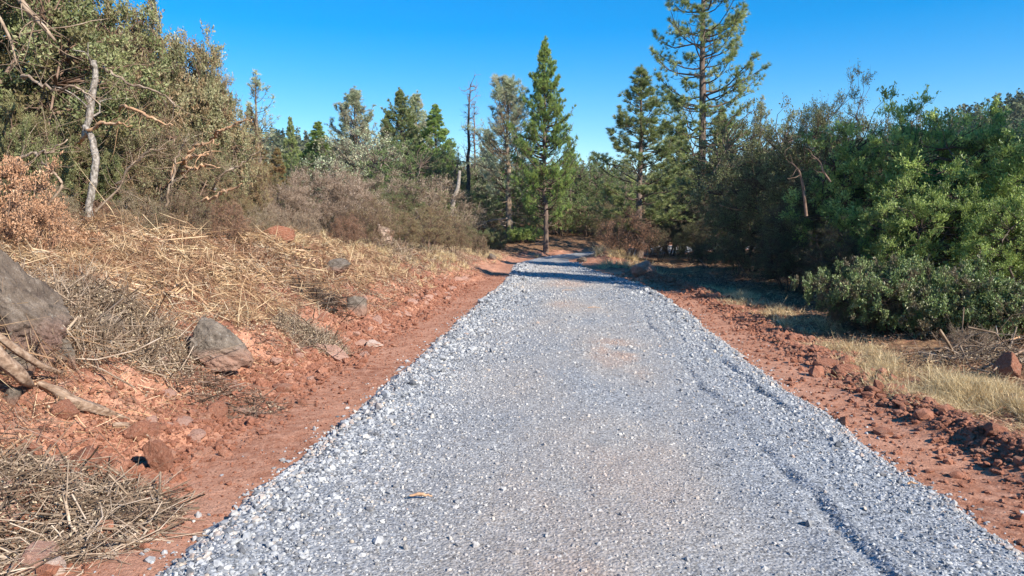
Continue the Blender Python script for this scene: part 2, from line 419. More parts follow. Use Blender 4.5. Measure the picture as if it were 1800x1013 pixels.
M = {
 'ground': ground_mat(), 'gravel': gravel_base_mat(), 'stone': stone_mat(),
 'clod': rock_mat('red_clod', [(.20, .078, .046), (.35, .15, .092), (.46, .23, .15)], (.34, .19, .13), 9, (.55, .7)),
 'clod_pale': rock_mat('pinkish_clod', [(.32, .17, .12), (.48, .28, .21), (.58, .38, .30)], (.38, .2, .14), 9, (.5, .7)),
 'boulder': rock_mat('grey_boulder', [(.08, .058, .046), (.17, .13, .10), (.27, .215, .17)], (.24, .15, .12), 3.5, zstain=True, zoff=.22),
 'boulder2': rock_mat('grey_red_boulder', [(.10, .078, .06), (.20, .16, .125), (.31, .255, .205)], (.34, .20, .145), 3, zstain=True, zoff=.48),
 'pale': rock_mat('pale_pink_rock', [(.48, .33, .26), (.62, .46, .37), (.70, .56, .47)], (.45, .22, .15), 4, (.55, .65)),
 'straw': leaf_mat('straw', [(.13, .065, .035), (.36, .21, .11), (.60, .40, .22), (.80, .62, .38)], .12, .6, 2.2, (.30, .15, .085), .3, 0),
 'duff': leaf_mat('brown_duff', [(.16, .085, .05), (.32, .19, .12), (.46, .30, .20), (.56, .42, .29)], .1, .6, 1.3, None, .2, 0),
 'chips': leaf_mat('wood_chips', [(.16, .10, .06), (.42, .25, .13), (.58, .40, .22), (.64, .44, .30)], .05, .7, 1.0, None, .2, 0),
 'drygrass': leaf_mat('dry_grass', [(.30, .21, .11), (.48, .36, .19), (.62, .49, .28), (.70, .58, .36)], .25, .55, 1.3, None, .3, .1),
 'dead_leaf': leaf_mat('dead_leaf', [(.20, .09, .05), (.42, .21, .12), (.58, .32, .19), (.60, .40, .25)], .25, .6, 2, None, .25, .1),
 'orange_leaf': leaf_mat('pale_orange_leaf', [(.26, .12, .06), (.50, .27, .15), (.66, .40, .24), (.74, .52, .34)], .25, .6, 2, None, .25, .05),
 'thicket_leaf': leaf_mat('thicket_leaf', [(.24, .16, .12), (.43, .31, .235), (.58, .44, .345), (.66, .54, .43)], .2, .6, 2, None, .25, .1),
 'grey_leaf': leaf_mat('grey_withered_leaf', [(.15, .105, .07), (.31, .24, .165), (.46, .37, .26), (.56, .45, .30)], .15, .65, 2, None, .25, .1),
 'twig_grey': wood_mat('grey_twig', [(.13, .088, .06), (.34, .255, .185), (.52, .43, .34)], (5, 5, 5), .2, .002),
 'twig_brown': wood_mat('brown_twig', [(.12, .075, .05), (.24, .16, .12), (.36, .26, .20)], (5, 5, 5), .2, .002),
 'twig_dark': wood_mat('dark_twig', [(.05, .035, .028), (.10, .075, .06), (.17, .13, .105)], (5, 5, 5), .2, .002),
 'bark': wood_mat('pine_bark', [(.07, .05, .042), (.20, .15, .125), (.33, .26, .22)], (26, 26, 5), .9, .03),
 'bark_pale': wood_mat('mottled_pale_bark', [(.06, .05, .042), (.20, .175, .15), (.40, .36, .32), (.52, .48, .43)], (30, 30, 18), .9, .02),
 'bark_burnt': wood_mat('charred_bark', [(.02, .017, .016), (.07, .055, .05), (.18, .14, .12)], (20, 20, 4), .9, .02),
 'drift': wood_mat('weathered_wood', [(.10, .062, .042), (.30, .205, .145), (.46, .36, .28)], (9, 30, 30), .9, .012),
 'torn': wood_mat('torn_orange_wood', [(.30, .16, .09), (.52, .32, .19), (.64, .46, .30)], (9, 9, 9), .4, .005),
 'manz': leaf_mat('manzanita_leaf', [(.05, .05, .024), (.11, .11, .05), (.20, .19, .095), (.34, .31, .19)], .2, .5, 1.6, (.21, .14, .075), .4, .15),
 'manz_green': leaf_mat('oak_leaf_green', [(.045, .055, .022), (.085, .10, .038), (.14, .15, .06), (.25, .23, .12)], .2, .5, .9, (.11, .09, .04), .4, .15),
 'olive': leaf_mat('yellow_olive_leaf', [(.12, .105, .05), (.22, .19, .09), (.33, .28, .14), (.42, .36, .2)], .2, .55, 1.6, (.26, .17, .09), .3, .1),
 'toyon': leaf_mat('bright_leaf', [(.035, .05, .014), (.072, .098, .024), (.135, .17, .045), (.23, .26, .085)], .28, .42, 1.2, None, .5, .15),
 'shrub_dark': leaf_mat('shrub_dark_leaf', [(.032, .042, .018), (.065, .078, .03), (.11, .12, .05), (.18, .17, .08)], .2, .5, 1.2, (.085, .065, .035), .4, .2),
 'low_leaf': leaf_mat('low_shrub_leaf', [(.05, .075, .022), (.11, .16, .05), (.21, .27, .09), (.34, .36, .18)], .2, .45, 2.0, (.15, .12, .07), .5, .15),
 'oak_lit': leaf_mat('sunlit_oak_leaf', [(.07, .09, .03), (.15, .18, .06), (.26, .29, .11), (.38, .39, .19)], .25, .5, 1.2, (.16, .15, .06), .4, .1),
 'live_oak': leaf_mat('live_oak_leaf', [(.03, .05, .016), (.06, .095, .028), (.10, .14, .04), (.15, .18, .065)], .2, .5, .7, (.08, .10, .035), .35, .3),
 'needle': leaf_mat('pine_needle', [(.035, .05, .02), (.075, .095, .032), (.12, .14, .05), (.17, .17, .075)], .2, .5, .8, None, .35, .2),
 'needle_grey': leaf_mat('grey_pine_needle', [(.075, .09, .055), (.13, .15, .09), (.19, .21, .13), (.26, .26, .17)], .2, .5, .8, (.17, .15, .10), .35, .15),
 'needle_bright': leaf_mat('bright_needle', [(.035, .06, .018), (.075, .115, .03), (.12, .165, .042), (.17, .20, .06)], .22, .5, .8, (.10, .125, .03), .35, .12),
 'needle_rust': leaf_mat('rusty_needle', [(.07, .075, .025), (.13, .13, .045), (.20, .15, .06), (.28, .17, .08)], .2, .55, .5, (.22, .13, .06), .3, .15),
 'hill': rock_mat('hill_soil', [(.10, .09, .05), (.16, .14, .08), (.22, .18, .11)], (.08, .09, .04), .05, (.45, .6)),
 'far_tree': leaf_mat('far_foliage', [(.03, .045, .02), (.055, .07, .035), (.09, .10, .05), (.14, .13, .075)], .0, .7, .03, (.09, .085, .055), .1, 0),
 'metal': rock_mat('pale_metal', [(.75, .76, .78), (.8, .8, .8)], None, 3),
}

# ------------------------------------------------------------------ object helpers
def link(name, data, mats=None, parent=None, loc=None):
    o = bpy.data.objects.new(name, data); COL.objects.link(o)
    if mats and data is not None and len(data.materials) == 0: data.materials.append(M[mats])
    if parent is not None: o.parent = parent
    if loc is not None: o.location = loc
    return o

def tag(o, label, cat, group=None, kind=None):
    o['label'] = label
    if cat: o['category'] = cat
    if group: o['group'] = group
    if kind: o['kind'] = kind
    return o

def spawn(name, protos, loc, scale, rot, label, cat, group=None, tilt=(0, 0)):
    """a thing: Empty with one child per (part name, mesh, material)"""
    e = bpy.data.objects.new(name, None); COL.objects.link(e)
    e.location = loc; e.scale = scale if hasattr(scale, '__len__') else (scale,) * 3
    e.rotation_euler = (tilt[0], tilt[1], rot); e.empty_display_size = .2
    for pn, me, mt in protos:
        o = bpy.data.objects.new(pn, me); COL.objects.link(o); o.parent = e
        if len(me.materials) == 0: me.materials.append(M[mt])
        elif me.materials[0] != M[mt]:
            o.material_slots[0].link = 'OBJECT'; o.material_slots[0].material = M[mt]
    return tag(e, label, cat, group)

# ------------------------------------------------------------------ setting: ground, road, hills
def build_ground():
    ys = np.concatenate([np.arange(-12, 2.4, .35), np.arange(2.4, 10, .028), np.geomspace(10, 170, 420)])
    xi = np.concatenate([-np.geomspace(6.0, 120, 110)[::-1], np.arange(-5.97, 6.0, .032), np.geomspace(6.0, 120, 110)])
    xi = np.unique(np.round(xi, 4))
    gx, gy = np.meshgrid(xi, ys)
    # spread the columns with distance so that they follow the view
    k = np.clip(gy / 9.0, 1, 4.0) * 1.0
    X_ = np.where(np.abs(gx) < 6, gx * (1 + (k - 1) * .55), np.sign(gx) * (6 * (1 + (k - 1) * .55) + (np.abs(gx) - 6) * 1.0))
    X_ = X_ + np.interp(gy, [0, 20, 40], [.4, 1.5, 3])
    Z = G(X_, gy)
    V = np.stack([X_, gy, Z], -1).reshape(-1, 3)
    ny, nx = gx.shape
    i = np.arange(nx * ny).reshape(ny, nx)
    q = np.stack([i[:-1, :-1], i[:-1, 1:], i[1:, 1:], i[1:, :-1]], -1).reshape(-1, 4)
    g = Geo(); g.add(V, q, .5)
    me = g.mesh('ground', True)
    x, y = V[:, 0], V[:, 1]
    l = xl(y) - strip_w(y) - x; r = x - xr(y) - .55
    duff = sm(.9, 2.2, l + .7 * vnoise(x * .8, y * .8, 5) + .6 * sm(6, 12, y)) * .62 + sm(.6, 1.2, r + .3 * vnoise(x, y, 6)) * .62
    duff = np.where(y > 32, np.maximum(duff, .55 * sm(32, 36, y) * sm(.3, 1.0, np.maximum(l, r))), duff)
    chalk = np.exp(-((x - xr(y) - .30 - .1 * vnoise(y, 1, 8)) / .17) ** 2) * sm(12, 9, y) * 1.05 \
        + .8 * np.exp(-((l + .12) / .16) ** 2) * sm(9, 6, y)
    loose = .6 * sm(.35, .9, l) + .6 * sm(0, .25, r)
    for nm, a in (('duff', duff), ('chalk', chalk), ('loose', loose)):
        at = me.attributes.new(nm, 'FLOAT', 'POINT'); at.data.foreach_set('value', a.astype(np.float32))
    o = link('ground', me, 'ground'); o['kind'] = 'structure'; o['label'] = 'red soil ground with duff darkened for shade under straw beside the gravel road'
    return o
build_ground()

def dust_at(x, y):
    u = (x - xl(y)) / (xr(y) - xl(y))
    d = np.exp(-((u - .47) / .27) ** 2) * (.46 + .7 * fbm(x * .9, y * .45, 300, 4)) + .6 * (1 + 1.2 * fbm(x * 3, y * 2, 340, 3)) * np.exp(-((x - 1.32) / .42) ** 2 - ((y - 8.5) / 1.5) ** 2) + .3 * np.maximum(0, fbm(x * .7, y * .4, 320, 3))
    return np.clip(d, 0, .85)

def build_road():
    ys = np.concatenate([np.arange(-10, 2.2, .3), np.arange(2.2, 9, .03), np.geomspace(9, 46, 300)])
    us = np.concatenate([[-.035, -.012], np.linspace(0.0, 1, 170), [1.012, 1.035]])
    U, Y = np.meshgrid(us, ys)
    A, B = xl(Y), xr(Y)
    jit = .03 * vnoise(Y * 9, U * 0 + 2, 12) + .02 * vnoise(Y * 25, U * 0 + 4, 13)
    Xr_ = A + U * (B - A) + jit * np.where((U < .01) | (U > .99), 1, 0)
    Z = road_z(Xr_, Y)
    edge = sm(-.035, .02, U) * sm(1.035, .98, U)
    Z = Z * edge - .02 * (1 - edge) + np.where(Y > 26, .0, 0)
    Z = Z + np.where(Y > 33, G(Xr_, Y, False), 0) * sm(33, 36, Y)
    V = np.stack([Xr_, Y, Z], -1).reshape(-1, 3)
    ny, nx = U.shape; i = np.arange(nx * ny).reshape(ny, nx)
    q = np.stack([i[:-1, :-1], i[:-1, 1:], i[1:, 1:], i[1:, :-1]], -1).reshape(-1, 4)
    g = Geo(); g.add(V, q, .5); me = g.mesh('road', True)
    at = me.attributes.new('dust', 'FLOAT', 'POINT'); at.data.foreach_set('value', dust_at(V[:, 0], V[:, 1]).astype(np.float32))
    o = link('road', me, 'gravel'); o['kind'] = 'structure'; o['label'] = 'bed of the blue grey gravel road running away and bending right'
build_road()

ICO_V = None
def ico(sub):
    bm = bmesh.new(); bmesh.ops.create_icosphere(bm, subdivisions=sub, radius=1)
    V = np.array([v.co[:] for v in bm.verts]); Fc = np.array([[v.index for v in f.verts] for f in bm.faces]); bm.free()
    return V, Fc

def rand_rot(n, rng, flat=0.0):
    q = rng.normal(size=(n, 4)); q = q / np.linalg.norm(q, axis=1, keepdims=True)
    w_, x, y, z = q.T
    R = np.empty((n, 3, 3))
    R[:, 0, 0] = 1 - 2 * (y * y + z * z); R[:, 0, 1] = 2 * (x * y - z * w_); R[:, 0, 2] = 2 * (x * z + y * w_)
    R[:, 1, 0] = 2 * (x * y + z * w_); R[:, 1, 1] = 1 - 2 * (x * x + z * z); R[:, 1, 2] = 2 * (y * z - x * w_)
    R[:, 2, 0] = 2 * (x * z - y * w_); R[:, 2, 1] = 2 * (y * z + x * w_); R[:, 2, 2] = 1 - 2 * (x * x + y * y)
    return R

def scatter_stones(g, P, size, rng, flat=.6):
    """angular little stones, 12 corners each"""
    V0, F0 = ico(1)
    n = len(P)
    rad = rng.uniform(.7, 1.15, (n, len(V0), 1))
    V = V0[None] * rad * np.stack([rng.uniform(.75, 1.25, n), rng.uniform(.6, 1.0, n), rng.uniform(.35, .75, n)], -1)[:, None]
    # tilt a little, turn freely
    R = rand_rot(n, rng)
    a = rng.uniform(0, 2 * math.pi, n); ca, sa = np.cos(a), np.sin(a); Z = np.zeros(n); O = np.ones(n)
    Rz = np.stack([np.stack([ca, -sa, Z], -1), np.stack([sa, ca, Z], -1), np.stack([Z, Z, O], -1)], 1)
    tiltd = np.where((rng.random(n) < flat)[:, None, None], Rz, R)
    V = np.einsum('nij,nkj->nki', tiltd, V) * np.asarray(size).reshape(-1, 1, 1) + P[:, None]
    Fc = (F0[None] + (np.arange(n) * len(V0))[:, None, None]).reshape(-1, 3)
    t = np.repeat(rng.random(n), len(F0))
    g.add(V, Fc, t)
    return len(F0)

def build_gravel():
    g = Geo(); rng = np.random.default_rng(5); dust = []
    for (y0, y1, sp) in ((2.5, 5.2, .0160), (5.2, 8.5, .0195), (8.5, 14, .029), (14, 27, .040)):
        ny = int((y1 - y0) / sp); nx = int(4.25 / sp)
        u, v = np.meshgrid((np.arange(nx) + .5) / nx, np.arange(ny) * sp + y0)
        u = (u + rng.uniform(-.6, .6, u.shape) / nx).ravel(); v = (v + rng.uniform(-.6, .6, v.shape) * sp).ravel()
        spill = rng.random(len(u)) < .03
        u = u * 1.012 - .006
        a, b = xl(v), xr(v)
        x = a + u * (b - a)
        edge = np.minimum(np.abs(u), np.abs(1 - u)) * (b - a)
        dl = np.where(u < .5, 1.0, .75)
        coarse = np.exp(-(edge / .75) ** 2) * dl
        du = dust_at(x, v)
        size = (.0066 + .0070 * coarse * np.where(u < .5, 1, .6)) * rng.lognormal(0, .42, len(u)) * (sp / .0180) ** .75
        keep = rng.random(len(u)) < np.clip(1.15 - .2 * du, .7, 1)
        x, v, size, du, u = x[keep], v[keep], size[keep], du[keep], u[keep]
        z = road_z(x, v) + size * rng.uniform(-.35, .38, len(x)) - .003
        z = np.where((u < .004) | (u > .996), np.maximum(G(x, v) + size * .3, .01), z)
        P = np.stack([x, v, z], -1)
        k = scatter_stones(g, P, size, rng, .45)
        e2 = np.minimum(u, 1 - u) * 4.1
        du = np.where((rng.random(len(x)) < .45 * np.exp(-(e2 / .12) ** 2) + .012), rng.uniform(.5, 1.0, len(x)), du)
        dust.append(np.repeat(np.clip(du * rng.uniform(.5, 1.1, len(x)), 0, 1), k))
    # stray stones kicked out of the gravel on to the dirt
    n = 1500
    v = 2.6 + rng.random(n) ** 1.3 * 11; side = rng.random(n) < .6
    off = rng.exponential(.055, n) * (1 + 2 * (rng.random(n) < .15)) + .0
    x = np.where(side, xl(v) - off, xr(v) + off)
    size = .0105 * rng.lognormal(0, .4, n)
    k = scatter_stones(g, np.stack([x, v, G(x, v) + size * .3], -1), size, rng)
    dust.append(np.repeat(rng.uniform(0, .5, n), k))
    me = g.mesh('gravel', False)
    at = me.attributes.new('dust', 'FLOAT', 'FACE'); at.data.foreach_set('value', np.concatenate(dust).astype(np.float32))
    o = link('gravel', me, 'stone')
    tag(o, 'crushed blue grey gravel covering the road', 'gravel', kind='stuff')
build_gravel()

def build_crumbs():
    """small crumbs of red dirt on the strips, berms and bank"""
    rng = np.random.default_rng(8); g = Geo()
    n = 9000
    v = 2.6 + (rng.random(n) ** 1.6) * 20
    x = xl(v) - rng.uniform(0.02, 1.25, n)
    s = .0045 * rng.lognormal(0, .5, n) * (1 + v * .05)
    scatter_stones(g, np.stack([x, v, G(x, v) + s * .3], -1), s, rng)
    n = 16000
    v = 2.6 + (rng.random(n) ** 1.5) * 16
    x = xl(v) - strip_w(v) - rng.normal(.10, .24, n)
    s = .013 * rng.lognormal(0, .5, n) * (1 + v * .03)
    scatter_stones(g, np.stack([x, v, G(x, v) + s * .3], -1), s, rng)
    n = 26000
    v = 3.0 + (rng.random(n) ** 1.3) * 19
    x = xr(v) + np.where(rng.random(n) < .05, rng.uniform(.02, .5, n), .92 + rng.normal(0, .17, n))
    s = .012 * rng.lognormal(0, .55, n) * (1 + v * .02)
    scatter_stones(g, np.stack([x, v, G(x, v) + s * .3], -1), s, rng)
    n = 22000
    v = 2.6 + (rng.random(n) ** 1.3) * 18
    x = xl(v) - strip_w(v) - rng.uniform(0, 3.0, n) * np.clip(.5 + v / 15, .5, 1.3)
    kk = fbm(x * 1.5, v * 1.5, 881, 3) + rng.normal(0, .15, n) > -.1
    x, v = x[kk], v[kk]
    s = .0085 * rng.lognormal(0, .6, len(x)) * (1 + v * .03)
    scatter_stones(g, np.stack([x, v, G(x, v) + s * .3], -1), s, rng)
    o = link('dirt_crumbs', g.mesh('dirt_crumbs'), 'clod')
    tag(o, 'small crumbs of red dirt scattered along both road edges', 'dirt', kind='stuff')
build_crumbs()

def hill_h(az, r):
    """az in photo pixels"""
    H = np.interp(az, [-3000, 0, 300, 480, 620, 780, 900, 1000, 1080, 1200, 1500, 1650, 1800, 2200, 4500],
                  [10, 20, 26, 26, 25, 18, 16, 16, 15, 16, 22, 28, 36, 28, 10])
    return H * sm(95, 290, r) + 3 * vnoise(az * .006, r * .01, 12) * sm(100, 200, r) + H * .7 * sm(300, 600, r)

def build_hills():
    rs = np.geomspace(95, 800, 50); th = np.linspace(-math.pi, math.pi, 361)
    R_, T_ = np.meshgrid(rs, th)
    x = R_ * np.sin(T_); y = R_ * np.cos(T_)
    az = np.where(np.abs(T_) < 1.2, 900 + F * np.tan(np.clip(T_, -1.2, 1.2)), 4500 * np.sign(T_))
    back = sm(1.3, 1.0, np.abs(T_))
    Z = hill_h(az, R_) * np.maximum(back, .25) - 1.5 + 1.5 * sm(95, 120, R_)
    V = np.stack([x, y, Z], -1).reshape(-1, 3)
    ny, nx = x.shape; i = np.arange(nx * ny).reshape(ny, nx)
    q = np.stack([i[:-1, :-1], i[1:, :-1], i[1:, 1:], i[:-1, 1:]], -1).reshape(-1, 4)
    g = Geo(); g.add(V, q, .5)
    o = link('hills', g.mesh('hills', True), 'hill'); o['kind'] = 'structure'; o['label'] = 'low wooded hills on the horizon'
    # the wood that covers them
    rng = np.random.default_rng(77); g = Geo()
    n = 3600
    px = rng.uniform(-150, 2000, n); r = rng.uniform(110, 300, n) ** 1.0
    t = np.arctan((px - 900) / F)
    x = r * np.sin(t); y = r * np.cos(t); z0 = hill_h(px, r) - .5
    con = rng.random(n) < .35
    Hh = np.where(con, rng.uniform(5, 10, n), rng.uniform(2.5, 5, n)) * np.where(px > 1500, 1.0, .8)
    k = 60
    tt = rng.random((n, k)); a = rng.uniform(0, 2 * math.pi, (n, k))
    prof = np.where(con[:, None], (1 - tt) * .2 + .02, np.sqrt(np.clip(1 - (tt * 1.2 - .35) ** 2 * 1.3, 0.02, 1)) * .55)
    rr = prof * Hh[:, None] * rng.uniform(.5, 1.1, (n, k))
    P = np.stack([x[:, None] + rr * np.cos(a), y[:, None] + rr * np.sin(a), z0[:, None] + tt * Hh[:, None]], -1).reshape(-1, 3)
    D = rdir(n * k, rng); D[:, 2] *= .5
    sz = rng.uniform(.5, 1.1, n * k)
    leaves(g, P, D, sz, sz * .8, rng, .2, np.repeat(np.clip(rng.random(n), 0, 1), k))
    A = np.stack([x, y, z0 - 1], -1); B = A + np.stack([x * 0, x * 0, Hh * .95 + 1], -1)
    tubes(g, np.stack([A, B], 1), np.stack([Hh * .02, Hh * .004], 1), 3, .1)
    o = link('distant_forest', g.mesh('distant_forest'), 'far_tree')
    tag(o, 'far off wood covering the low hills behind everything', 'forest', kind='stuff')
build_hills()

# ------------------------------------------------------------------ plant prototypes
def conifer(seed, H, base, rmax, nb, peak=.15, droop=-.1, tip_up=.25, n_lat=9, nt_=3, needles=20, nl=.2, nw=.012,
            r0=.19, lean=0.0, irregular=.25, top_pow=.9, spread=.8, deadlow=6, gaps=.0):
    """returns trunk mesh, crown mesh (twigs are with the trunk)"""
    rng = np.random.default_rng(seed)
    wood, green = Geo(), Geo()
    K = 14
    tz = np.linspace(0, 1, K)
    wob = np.cumsum(rng.normal(0, .012, (K, 2)), 0) * H * .35
    wob[:, 0] += lean * H * tz ** 1.3
    wob -= wob[0]
    TP = np.stack([wob[:, 0], wob[:, 1], tz * H - .25 * (tz == 0)], -1)
    tr = r0 * (1 - tz) ** .8 + .012; tr[0] *= 1.25
    tubes(wood, TP[None], tr[None], 9, .6)
    def tpos(z): return np.stack([np.interp(z, TP[:, 2], TP[:, 0]), np.interp(z, TP[:, 2], TP[:, 1]), z], -1)
    f = np.sort(rng.random(nb)) ** .92                        # 0 bottom of crown, 1 top
    z = (base + (.985 - base) * f) * H
    prof = np.where(f < peak, .55 + .45 * f / max(peak, .01), (np.clip(1 - (f - peak) / (1 - peak), 0, 1)) ** top_pow)
    az = np.arange(nb) * 2.399 + rng.normal(0, .4, nb)
    L = rmax * prof * (1 + irregular * rng.normal(size=nb)) + .10
    L = np.clip(L, .1, rmax * 1.35)
    el = droop + (tip_up + .75 * f ** 2) * rng.uniform(.6, 1.3, nb)
    A = tpos(z)
    d = np.stack([np.cos(az) * np.cos(el), np.sin(az) * np.cos(el), np.sin(el)], -1)
    B = A + d * L[:, None]
    KB = 6
    P = curve_pts(A, B, KB, .05, rng)
    tb = np.linspace(0, 1, KB)
    P[..., 2] += L[:, None] * (-.10 * np.sin(tb * math.pi) + .08 * tb ** 3)[None]
    rb = (L * .013 + .008)[:, None] * (1.05 - .85 * tb)[None]
    tubes(wood, P, rb, 4, .35)
    # laterals
    bi = np.repeat(np.arange(nb), n_lat)
    keep = rng.random(len(bi)) < np.clip(L[bi] / rmax * 1.6, .3, 1)
    bi = bi[keep]
    s = rng.uniform(.25, 1.0, len(bi)) ** .8
    ii = np.clip((s * (KB - 1)).astype(int), 0, KB - 2); fr = s * (KB - 1) - ii
    Q = P[bi, ii] * (1 - fr[:, None]) + P[bi, ii + 1] * fr[:, None]
    ax = unit(P[bi, ii + 1] - P[bi, ii])
    side = unit(np.cross(ax, np.array([0, 0, 1.0]))) * np.where(rng.random(len(bi)) < .5, 1, -1)[:, None]
    ld = unit(ax * rng.uniform(.5, 1.1, (len(bi), 1)) + side * rng.uniform(.2, 1, (len(bi), 1)) + np.array([0, 0, 1.]) * rng.normal(.12, .25, (len(bi), 1)))
    ll = L[bi] * (1.05 - s) * .55 * rng.uniform(.5, 1.2, len(bi)) + nl * .6
    E = Q + ld * ll[:, None]
    LP = curve_pts(Q, E, 3, .06, rng)
    tubes(wood, LP, np.stack([ll * .01 + .005, ll * .007 + .004, ll * 0 + .003], -1), 3, .25)
    # tufts along the laterals, clump wise gaps
    for k in range(nt_):
        t_ = 1 - k / nt_ * .75 + rng.normal(0, .05, len(bi))
        C = Q + (E - Q) * np.clip(t_, .1, 1)[:, None] + rng.normal(0, nl * .18, (len(bi), 3))
        if gaps > 0:
            kk = (vnoise(C[:, 0] * 1.2 + C[:, 1] * .7, C[:, 2] * 1.2, seed) + .5) > gaps
            C = C[kk]; dd = ld[kk]
        else: dd = ld
        up = dd.copy(); up[:, 2] += .35
        tufts(green, C, up, needles, nl, nw, rng, spread)
    # leader tuft
    top = np.repeat(TP[-1:], 5, 0) + rng.normal(0, .04, (5, 3))
    tufts(green, top, np.tile([0, 0, 1.], (5, 1)), needles, nl, nw, rng, .7)
    if deadlow:
        zz = rng.uniform(.35 * base, base + .05, deadlow) * H
        A = tpos(zz); a2 = rng.uniform(0, 6.28, deadlow)
        B = A + np.stack([np.cos(a2), np.sin(a2), rng.uniform(-.3, .3, deadlow)], -1) * (rmax * rng.uniform(.2, .6, deadlow))[:, None]
        tubes(wood, curve_pts(A, B, 5, .08, rng), np.linspace(.02, .006, 5)[None] * np.ones((deadlow, 1)), 4, .9)
    return wood.mesh('pine_wood', True), green.mesh('pine_crown')

def bush(seed, H, R, stems=7, nc=260, per=110, ls=.05, lw=.5, cr=.26, base=.12, lump=.35, shell=.55, twigs=10, twr=.004,
         flat_top=0.0, trunk_r=.035, skirt=True, col=.5, stem_sides=5, leafdir=.5):
    """rounded shrub or broadleaf crown: stems, twigs and leaf blades in clusters. returns stems mesh, foliage mesh"""
    rng = np.random.default_rng(seed)
    wood, green = Geo(), Geo()
    d = rdir(nc * 3, rng); d = d[d[:, 2] > (-.78 if skirt else -.1)][:nc]; nc = len(d)
    lob = 1 + lump * (vnoise(d[:, 0] * 2.2 + seed, d[:, 1] * 2.2 + d[:, 2] * 2.6, seed) * 1.6 + .7 * vnoise(d[:, 0] * 5 + seed, d[:, 1] * 5 - d[:, 2] * 5, seed + 1))
    rad = lob * rng.uniform(shell, 1.02, nc) ** .8
    C = np.stack([d[:, 0] * R * rad, d[:, 1] * R * rad, H * (base + (1 - base) * (.42 + .58 * d[:, 2] * rad))], -1)
    C[:, 2] = np.maximum(C[:, 2], .05 * H + .03 * H * rng.random(nc))
    # main stems
    sa = np.arange(stems) * 2.4 + rng.normal(0, .4, stems)
    tgt = np.stack([np.cos(sa) * R * .55, np.sin(sa) * R * .55, H * rng.uniform(.55, .85, stems)], -1)
    st = np.stack([np.cos(sa) * R * .08, np.sin(sa) * R * .08, np.zeros(stems) - .1], -1)
    KS = 9
    SP = curve_pts(st, tgt, KS, .09, rng)
    tubes(wood, SP, trunk_r * np.linspace(1, .35, KS)[None] * rng.uniform(.7, 1.2, (stems, 1)), max(stem_sides, 5), .8)
    # connect clusters to stems
    pts = SP[:, 2:].reshape(-1, 3)
    D2 = ((C[:, None] - pts[None]) ** 2).sum(-1) + 1.2 * np.maximum(0, pts[None, :, 2] - C[:, None, 2])
    src = pts[np.argmin(D2, 1)]
    BP = curve_pts(src, C, 5, .09, rng)
    tubes(wood, BP, trunk_r * .32 * np.linspace(1, .3, 5)[None] * np.ones((nc, 1)), 4, .5)
    # twigs
    ci = np.repeat(np.arange(nc), twigs)
    out = unit(C - np.array([0, 0, H * .4]))
    td = unit(out[ci] * .7 + rdir(len(ci), rng) * .9 + np.array([0, 0, .25]))
    tl = cr * rng.uniform(.5, 1.25, len(ci))
    A = C[ci] + rng.normal(0, cr * .15, (len(ci), 3)); B = A + td * tl[:, None]
    tubes(wood, curve_pts(A, B, 3, .1, rng), np.stack([tl * 0 + twr, tl * 0 + twr * .8, tl * 0 + twr * .4], -1), 3, rng.random(len(ci)))
    # leaves along the twigs
    if per > 0:
        n = nc * per
        k = rng.integers(0, len(ci), n)
        s = rng.uniform(.15, 1.05, n)[:, None]
        P = A[k] + (B[k] - A[k]) * s + rng.normal(0, cr * .10, (n, 3))
        LD = unit(td[k] * leafdir + rdir(n, rng) * .8 + np.array([0, 0, .25]))
        L = ls * rng.uniform(.6, 1.25, n)
        tint = np.clip(rng.random(nc)[ci[k]] * .5 + rng.random(n) * .5, 0, 1)
        leaves(green, P, LD, L, L * lw, rng, .2, tint)
    return wood.mesh('stems', True), (green.mesh('foliage') if per > 0 else None)

def oak(seed, H, R, **kw):
    return bush(seed, H, R, stems=5, nc=kw.pop('nc', 300), per=kw.pop('per', 60), ls=kw.pop('ls', .10), lw=.6, cr=kw.pop('cr', .42), base=.16,
                lump=.5, shell=.45, twigs=8, twr=.008, trunk_r=.10, **kw)

P_ = {}
# conifers: (trunk, crown)
P_['ponderosa'] = conifer(1, 17, .19, 2.75, 135, peak=.25, droop=-.12, tip_up=.35, n_lat=14, nt_=3, needles=40, nl=.24, nw=.013, r0=.24, irregular=.34, top_pow=.6, spread=.9, deadlow=10, gaps=.22)
P_['pond2'] = conifer(2, 9, .12, 2.0, 110, peak=.12, droop=.0, tip_up=.35, n_lat=12, nt_=4, needles=30, nl=.19, nw=.012, r0=.13, irregular=.28, top_pow=.85, spread=.8, deadlow=6, gaps=.15)
P_['cone'] = conifer(3, 10, .15, 2.35, 210, peak=.1, droop=-.1, tip_up=.4, n_lat=13, nt_=4, needles=28, nl=.17, nw=.012, r0=.17, irregular=.34, top_pow=.9, spread=.9, deadlow=5, gaps=.05)
P_['grey'] = conifer(4, 9, .22, 2.1, 120, peak=.25, droop=.0, tip_up=.6, n_lat=10, nt_=3, needles=24, nl=.26, nw=.011, r0=.19, lean=.03, irregular=.3, top_pow=.5, spread=.9, deadlow=16, gaps=.3)
P_['spruce'] = conifer(5, 9, .05, 2.0, 160, peak=.1, droop=-.05, tip_up=.3, n_lat=12, nt_=4, needles=22, nl=.18, nw=.02, r0=.14, irregular=.18, top_pow=.9, spread=.9, deadlow=3, gaps=.05)
P_['sparse'] = conifer(6, 10, .2, 1.7, 60, peak=.2, droop=.1, tip_up=.5, n_lat=7, nt_=2, needles=22, nl=.22, nw=.012, r0=.15, irregular=.35, top_pow=.8, spread=.8, deadlow=10, gaps=.2)
